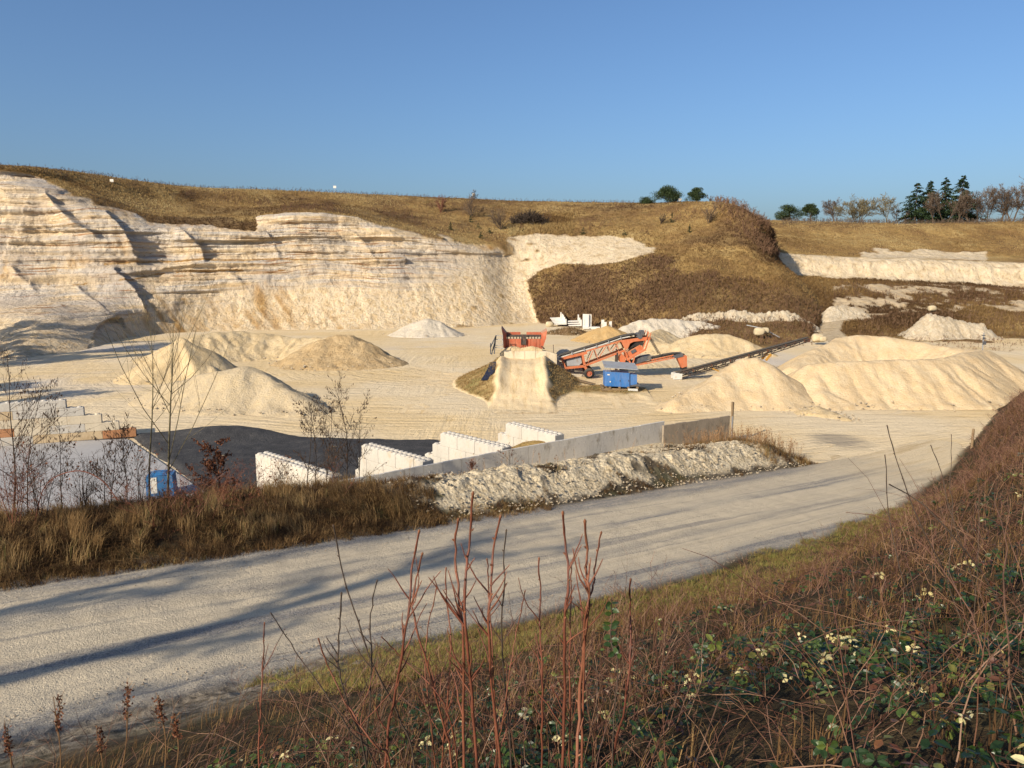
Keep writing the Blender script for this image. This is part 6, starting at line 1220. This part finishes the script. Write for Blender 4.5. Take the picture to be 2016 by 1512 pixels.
pine(1371, 371, 401, 38, 230, 'single round pine at the right of the plateau pine group, beside bare twigs')
pine(1551, 405, 438, 52, 286, 'wide pine on the terrace crest just behind the hill nose', 'terrace crest pines', nl=9)
pine(1594, 402, 438, 36, 286, 'narrower leaning pine beside the wide one on the terrace crest', 'terrace crest pines')
MBY = tint_mat('bark_yellow_grey', [(0, (.09, .073, .042)), (.5, (.15, .125, .07)), (1, (.21, .18, .105))])
bare_tree(1400, 383, 402, 26, 215, 'small bare bush tree next to the plateau pines', MB_GREY, 3, (7, 5, 3), name='bare_bush', cat='bush', group=None)
bare_tree(1430, 388, 402, 20, 208, 'tiny bare tree at the top of the reddish hill thicket', MB_RED, 2, (7, 5, 3), name='bare_bush', cat='bush', group=None)
bare_tree(928, 372, 397, 26, 247, 'leafless bush on the plateau edge against the sky', MB_GREY, 4, (6, 5, 3), name='bare_bush', cat='bush', group=None)
bare_tree(1645, 392, 440, 56, 292, 'bare grey tree at the left of the broad yellowish tree', MB_GREY, 4, (14, 8, 6), .75, .15)
bare_tree(1686, 381, 440, 78, 288, 'broad rounded yellowish bare tree on the terrace crest', MBY, 11, (14, 8, 6), .7, .2, fork=.42)
bare_tree(1748, 385, 440, 40, 290, 'slender bare tree between the broad yellowish tree and the dark spruces', MBY, 3, (14, 8, 6), .7, .25)
bare_tree(1770, 402, 440, 30, 292, 'short bare tree touching the left dark spruce', MB_GREY, 3, (9, 6, 5), .6, .2)
spruce(1800, 359, 440, 52, 292, 'dark spruce leaning over the short bare tree, left one of three', 'dark spruces on the terrace crest', 1.5)
spruce(1826, 354, 440, 44, 294, 'second dark spruce, close beside the left one', 'dark spruces on the terrace crest', 1.4)
spruce(1856, 348, 440, 38, 296, 'slim dark spruce behind the brown bare trees', 'dark spruces on the terrace crest', 1.4)
spruce(1889, 345, 440, 56, 294, 'tallest dark spruce on the terrace crest', 'dark spruces on the terrace crest', 1.7)
for px, pt, w_, st, lab in ((1838, 380, 34, 2, 'brown bare tree in front of the second dark spruce'), (1862, 374, 40, 3, 'brown bare tree in front of the slim dark spruce'), (1888, 378, 38, 3, 'brown bare tree in front of the tallest dark spruce'), (1908, 384, 30, 2, 'brown bare tree at the right edge of the tallest dark spruce')):
    bare_tree(px, pt, 440, w_, 284, lab, MB_GREY, st, (16, 8, 6), .6, .3, tmin=.35)
for px, pt, w_, st, lab in ((1942, 370, 44, 4, 'grey bare tree first to the right of the dark spruces'), (1968, 362, 36, 2, 'taller grey bare tree second to the right of the dark spruces'), (1992, 352, 40, 2, 'slim tall bare tree with open crown near the right margin'), (2012, 348, 44, 2, 'tallest bare tree at the right margin of the crest'), (1925, 378, 36, 3, 'grey bare tree half hidden against the edge of the tallest dark spruce'), (1980, 372, 40, 3, 'lower grey bare tree filling the gap between the two tall ones'), (2050, 356, 44, 3, 'bare tree beyond the right margin, only its branch tips showing')):
    bare_tree(px, pt, 440, w_, 288, lab, MB_GREY, st, (14, 8, 6), .7, .25)
for (px, py, hp, wp, lab) in ((887, 453, 15, 10, 'young conifer highest on the slope left of the row above the chalk'), (927, 438, 13, 10, 'young conifer beside the bare bush above the chalk lip'), (942, 449, 10, 14, 'low bushy young conifer under the bare bush'), (946, 470, 13, 11, 'young conifer on the grass mound nearest the cliff edge'), (965, 459, 10, 11, 'small young conifer right of the one at the cliff edge'), (1147, 461, 13, 12, 'young conifer standing above the far chalk strip'), (1228, 464, 9, 15, 'squat young conifer near the end of the far chalk strip'), (1322, 438, 17, 15, 'largest young conifer on the open brown hillside'), (1358, 458, 15, 10, 'narrow young conifer on the hillside below the plateau pines'), (1499, 460, 20, 15, 'dark conifer inside the reddish thicket of the hill nose'), (1031, 455, 6, 8, 'tiny conifer just above the near end of the far chalk strip')):
    b = onhill(px, py); k_ = b[1] / F; spruce(0, 0, 0, 0, 0, lab, 'young conifers on the hillside', .55, M_NEED, b=b - np.array([0, 0, .1]), h=hp * k_ * 1.15, Wm=wp * k_ * 1.1, name='young_conifer', cat='conifer')
for (px, py, hp, st, lab, m_) in ((985, 452, 46, 10, 'large round leafless bush above the chalk lip', MB_GREY), (928, 428, 42, 8, 'leafless bush upslope of the large round one', MB_GREY), (868, 418, 30, 8, 'reddish leafless bush far up the slope left of the signpost bush', MB_RED), (1300, 440, 22, 6, 'low brown bush left of the largest hillside conifer', MB_DARK), (1395, 440, 34, 8, 'tall brown bush at the edge of the reddish thicket', MB_GREY)):
    b = onhill(px, py); h = hp * b[1] / F; root = thing('leafless_bush', b, lab, 'bush', 'leafless bushes on the hillside'); d = unit(rng.normal(0, .4, (st, 3)) + np.array([0, 0, 1.0])); o = grow(np.repeat(b[None] - np.array([0, 0, .1]), st, 0), d, h * (.6 + .4 * rng.random(st)), np.full(st, .06), (9, 6), (.55, .5), .6, .3, .1, 5, .022, .6, .12)
    mb = MB(); mb.tubes(o[0][0], o[0][1], 4, .4); mb.build('stems', m_, root); tubes_of(o[1:], None, (3, 3), .3).build('twigs', m_, root)
# dark mound of brush on the upper slope, brown weed mound before the slabs
b = onhill(1042, 440); mb = MB(); N = 900; a = rng.random(N) * 6.28; r = np.sqrt(rng.random(N)); P = b + np.stack([np.cos(a) * r * 5.0, np.sin(a) * r * 3.0, 2.6 * (1 - r ** 2) - .2], 1); d = unit(rng.normal(0, 1, (N, 3))); Pc = curves(P, d, 1.2 + rng.random(N), 4, .2, 0); mb.tubes(Pc, np.full((N, 4), .06), 3, .1 + .3 * rng.random(N)); o = mb.build('brush_heap', MB_DARK, off=b); o.location = b; tag(o, 'dark grey heap of cut brush on the upper slope', 'brush heap')
b = G(1118, 655); pile('weed_mound_soil', 'x', 'mound', [(1096,650,144),(1118,645,144),(1140,650,144)], .6, sand_mat('soil_brown', (.26,.17,.09), (.34,.24,.13), (.18,.12,.06)), rnd=.6, rough=.2, seed=30, group=None); wm = bpy.data.objects['weed_mound_soil']; wm.name = 'weed_mound'; tag(wm, 'low brown weed mound in front of the concrete angle elements', 'weed mound'); mb = MB(); N = 900; a = rng.random(N) * 6.28; r = np.sqrt(rng.random(N)); wv_ = PILE_SURF[-1][1]; P = wv_[rng.integers(0, len(wv_), N)] - np.array([0, 0, .05]); mb.blades(P, hdir(a + rng.normal(0, .5, N)), .25 + .35 * rng.random(N), np.full(N, .09), .4 + .8 * rng.random(N), .1 + .5 * rng.random(N)); o = mb.build('dry_weeds', MG_SCRUB, wm); o['kind'] = 'stuff'
# trees beside the view whose shadows fall across the road and the pit
def shade_tree(tip, h, label, stems, dens=1.0, zmin=0.0):
    global rng
    rng = np.random.default_rng(int(abs(tip[0]) * 7 + h * 11))
    tip = np.array(tip, float); base = tip[:2] - (-sd[:2] / np.linalg.norm(sd[:2])) * h / math.tan(SUN_EL) 
    zb = 0.0
    if -20 < base[1] < 40: zb = float(ng(base))
    b = np.array([base[0], base[1], max(zb, 0) - .2]); root = thing('oak_tree', b, label, 'tree', 'trees beside the quarry'); d = unit(rng.normal(0, .15, (stems, 3)) + np.array([0, 0, 1.0]))
    o = grow(np.repeat(b[None], stems, 0), d, h * (.8 + .2 * rng.random(stems)), np.full(stems, .028 * h), (10, 7, 6) if dens > .3 else (6, 4, 3), (.45, .5, .5) if dens > .3 else (.34, .5, .5), .7 if dens > .3 else .5, .25, .25 if dens > .3 else .45, 7, .02, .55, .07, .3)
    mb = MB(); mb.tubes(o[0][0], o[0][1], 8, .4); mb.build('trunk', MB_DARK, root, True); mb = tubes_of(o[1:], None, (5, 4, 3)); mb.build('limbs', MB_DARK, root)
    Pq = np.concatenate([o[2][0], o[3][0]]); n = int(5200 * dens); T = at_t(Pq[rng.integers(0, len(Pq), n)], rng.random(n))[0] + rng.normal(0, .25, (n, 3)); mb = MB(); T = T[T[:, 2] > b[2] + zmin * h]; n = len(T); l = (.22 + .2 * rng.random(n)) * min(1, h / 9); mb.leaves(T, rng.normal(0, 1, (n, 3)), rng.normal(0, 1, (n, 3)), l, l * .6, .1, rng.random(n)); mb.build('foliage', M_DEAD, root)
shade_tree(G(330, 630, 4), 19, 'broad oak outside the view beside the layered cliff, shading its foot', 2, 2.2)
shade_tree(G(200, 655, 2), 18, 'second oak outside the view beside the cliff foot', 2, 2.2)
shade_tree(G(90, 610, 8), 18, 'third oak outside the view, nearest the layered cliff', 2, 2.2)
shade_tree(G(250, 690, .5), 16, 'slender oak outside the view between the cliff foot and the long shadow', 2, 1.8)
shade_tree(G(300, 690, .5), 13, 'oak outside the view whose long shadow crosses the pit floor', 1, 1.2)
shade_tree(G(60, 1340, 4.0) * 1.0, 15, 'oak outside the view by the road, casting the nearest shadow stripe', 1, .03)
shade_tree(G(430, 1150, 3.0), 17, 'oak outside the view by the road, casting a branching shadow', 1, .06)
shade_tree(G(790, 1112, 2.5), 20, 'tall oak outside the view whose shadow tip reaches the far road edge', 1, .06)
shade_tree(G(205, 768, .2), 11, 'oak outside the view whose narrow shadow lies behind the stepped block wall', 1, .9)

# loose stones and crumbs at the feet of the heaps
P = np.concatenate([V[(V[:, 2] < .55) & (V[:, 2] > -.12)] for nm, V in PILE_SURF if 'gravel' not in nm]); P = P[rng.choice(len(P), 2200)] + rng.normal(0, .5, (2200, 3)) * np.array([1, 1, 0]); P[:, 2] = np.maximum(P[:, 2], .02)
def stones(name, P, r, mat, label):
    N = len(P); O = np.array([(1,0,0),(0,1,0),(-1,0,0),(0,-1,0),(0,0,1),(0,0,-1)], float); T = np.array([(0,1,4),(1,2,4),(2,3,4),(3,0,4),(1,0,5),(2,1,5),(3,2,5),(0,3,5)])
    a = rng.random(N) * 6.28; V = O[None] * (r * (.5 + rng.random(N) ** 2))[:, None, None] * (.6 + .8 * rng.random((N, 6, 1))); x_ = V[..., 0] * np.cos(a)[:, None] - V[..., 1] * np.sin(a)[:, None]; y_ = V[..., 0] * np.sin(a)[:, None] + V[..., 1] * np.cos(a)[:, None]
    V = np.stack([x_, y_, V[..., 2] * .7], -1) + P[:, None]; mb = MB(); mb.add(V.reshape(-1, 3), T=(np.arange(N)[:, None, None] * 6 + T[None]).reshape(-1, 3)); return tag(mb.build(name, mat), label, 'stones', None, 'stuff')
stones('loose_stones', P, .13, MS_chalk, 'small loose stones and crumbs around the feet of the sand piles')
s_, q_ = 10 + 36 * rng.random(3200), 25.4 + 8 * rng.random(3200) ** 1.5; P = sq(s_, q_); P = P[seen(P) & ((s_ > 15.5))]; P[:, 2] += .12 * rng.random(len(P))
stones('chalk_lumps', P, .06, MS_chalk, 'loose chalk lumps lying on the white bank beside the road')
s_, q_ = -12 + 52 * rng.random(5200), np.concatenate([16.3 + 1.6 * rng.random(2600) ** 1.5, 25.3 - 1.8 * rng.random(2600) ** 1.5]); P = sq(s_, q_); P = P[seen(P)]
stones('road_gravel', P, .022, M_CONCD, 'loose gravel along both edges of the road')
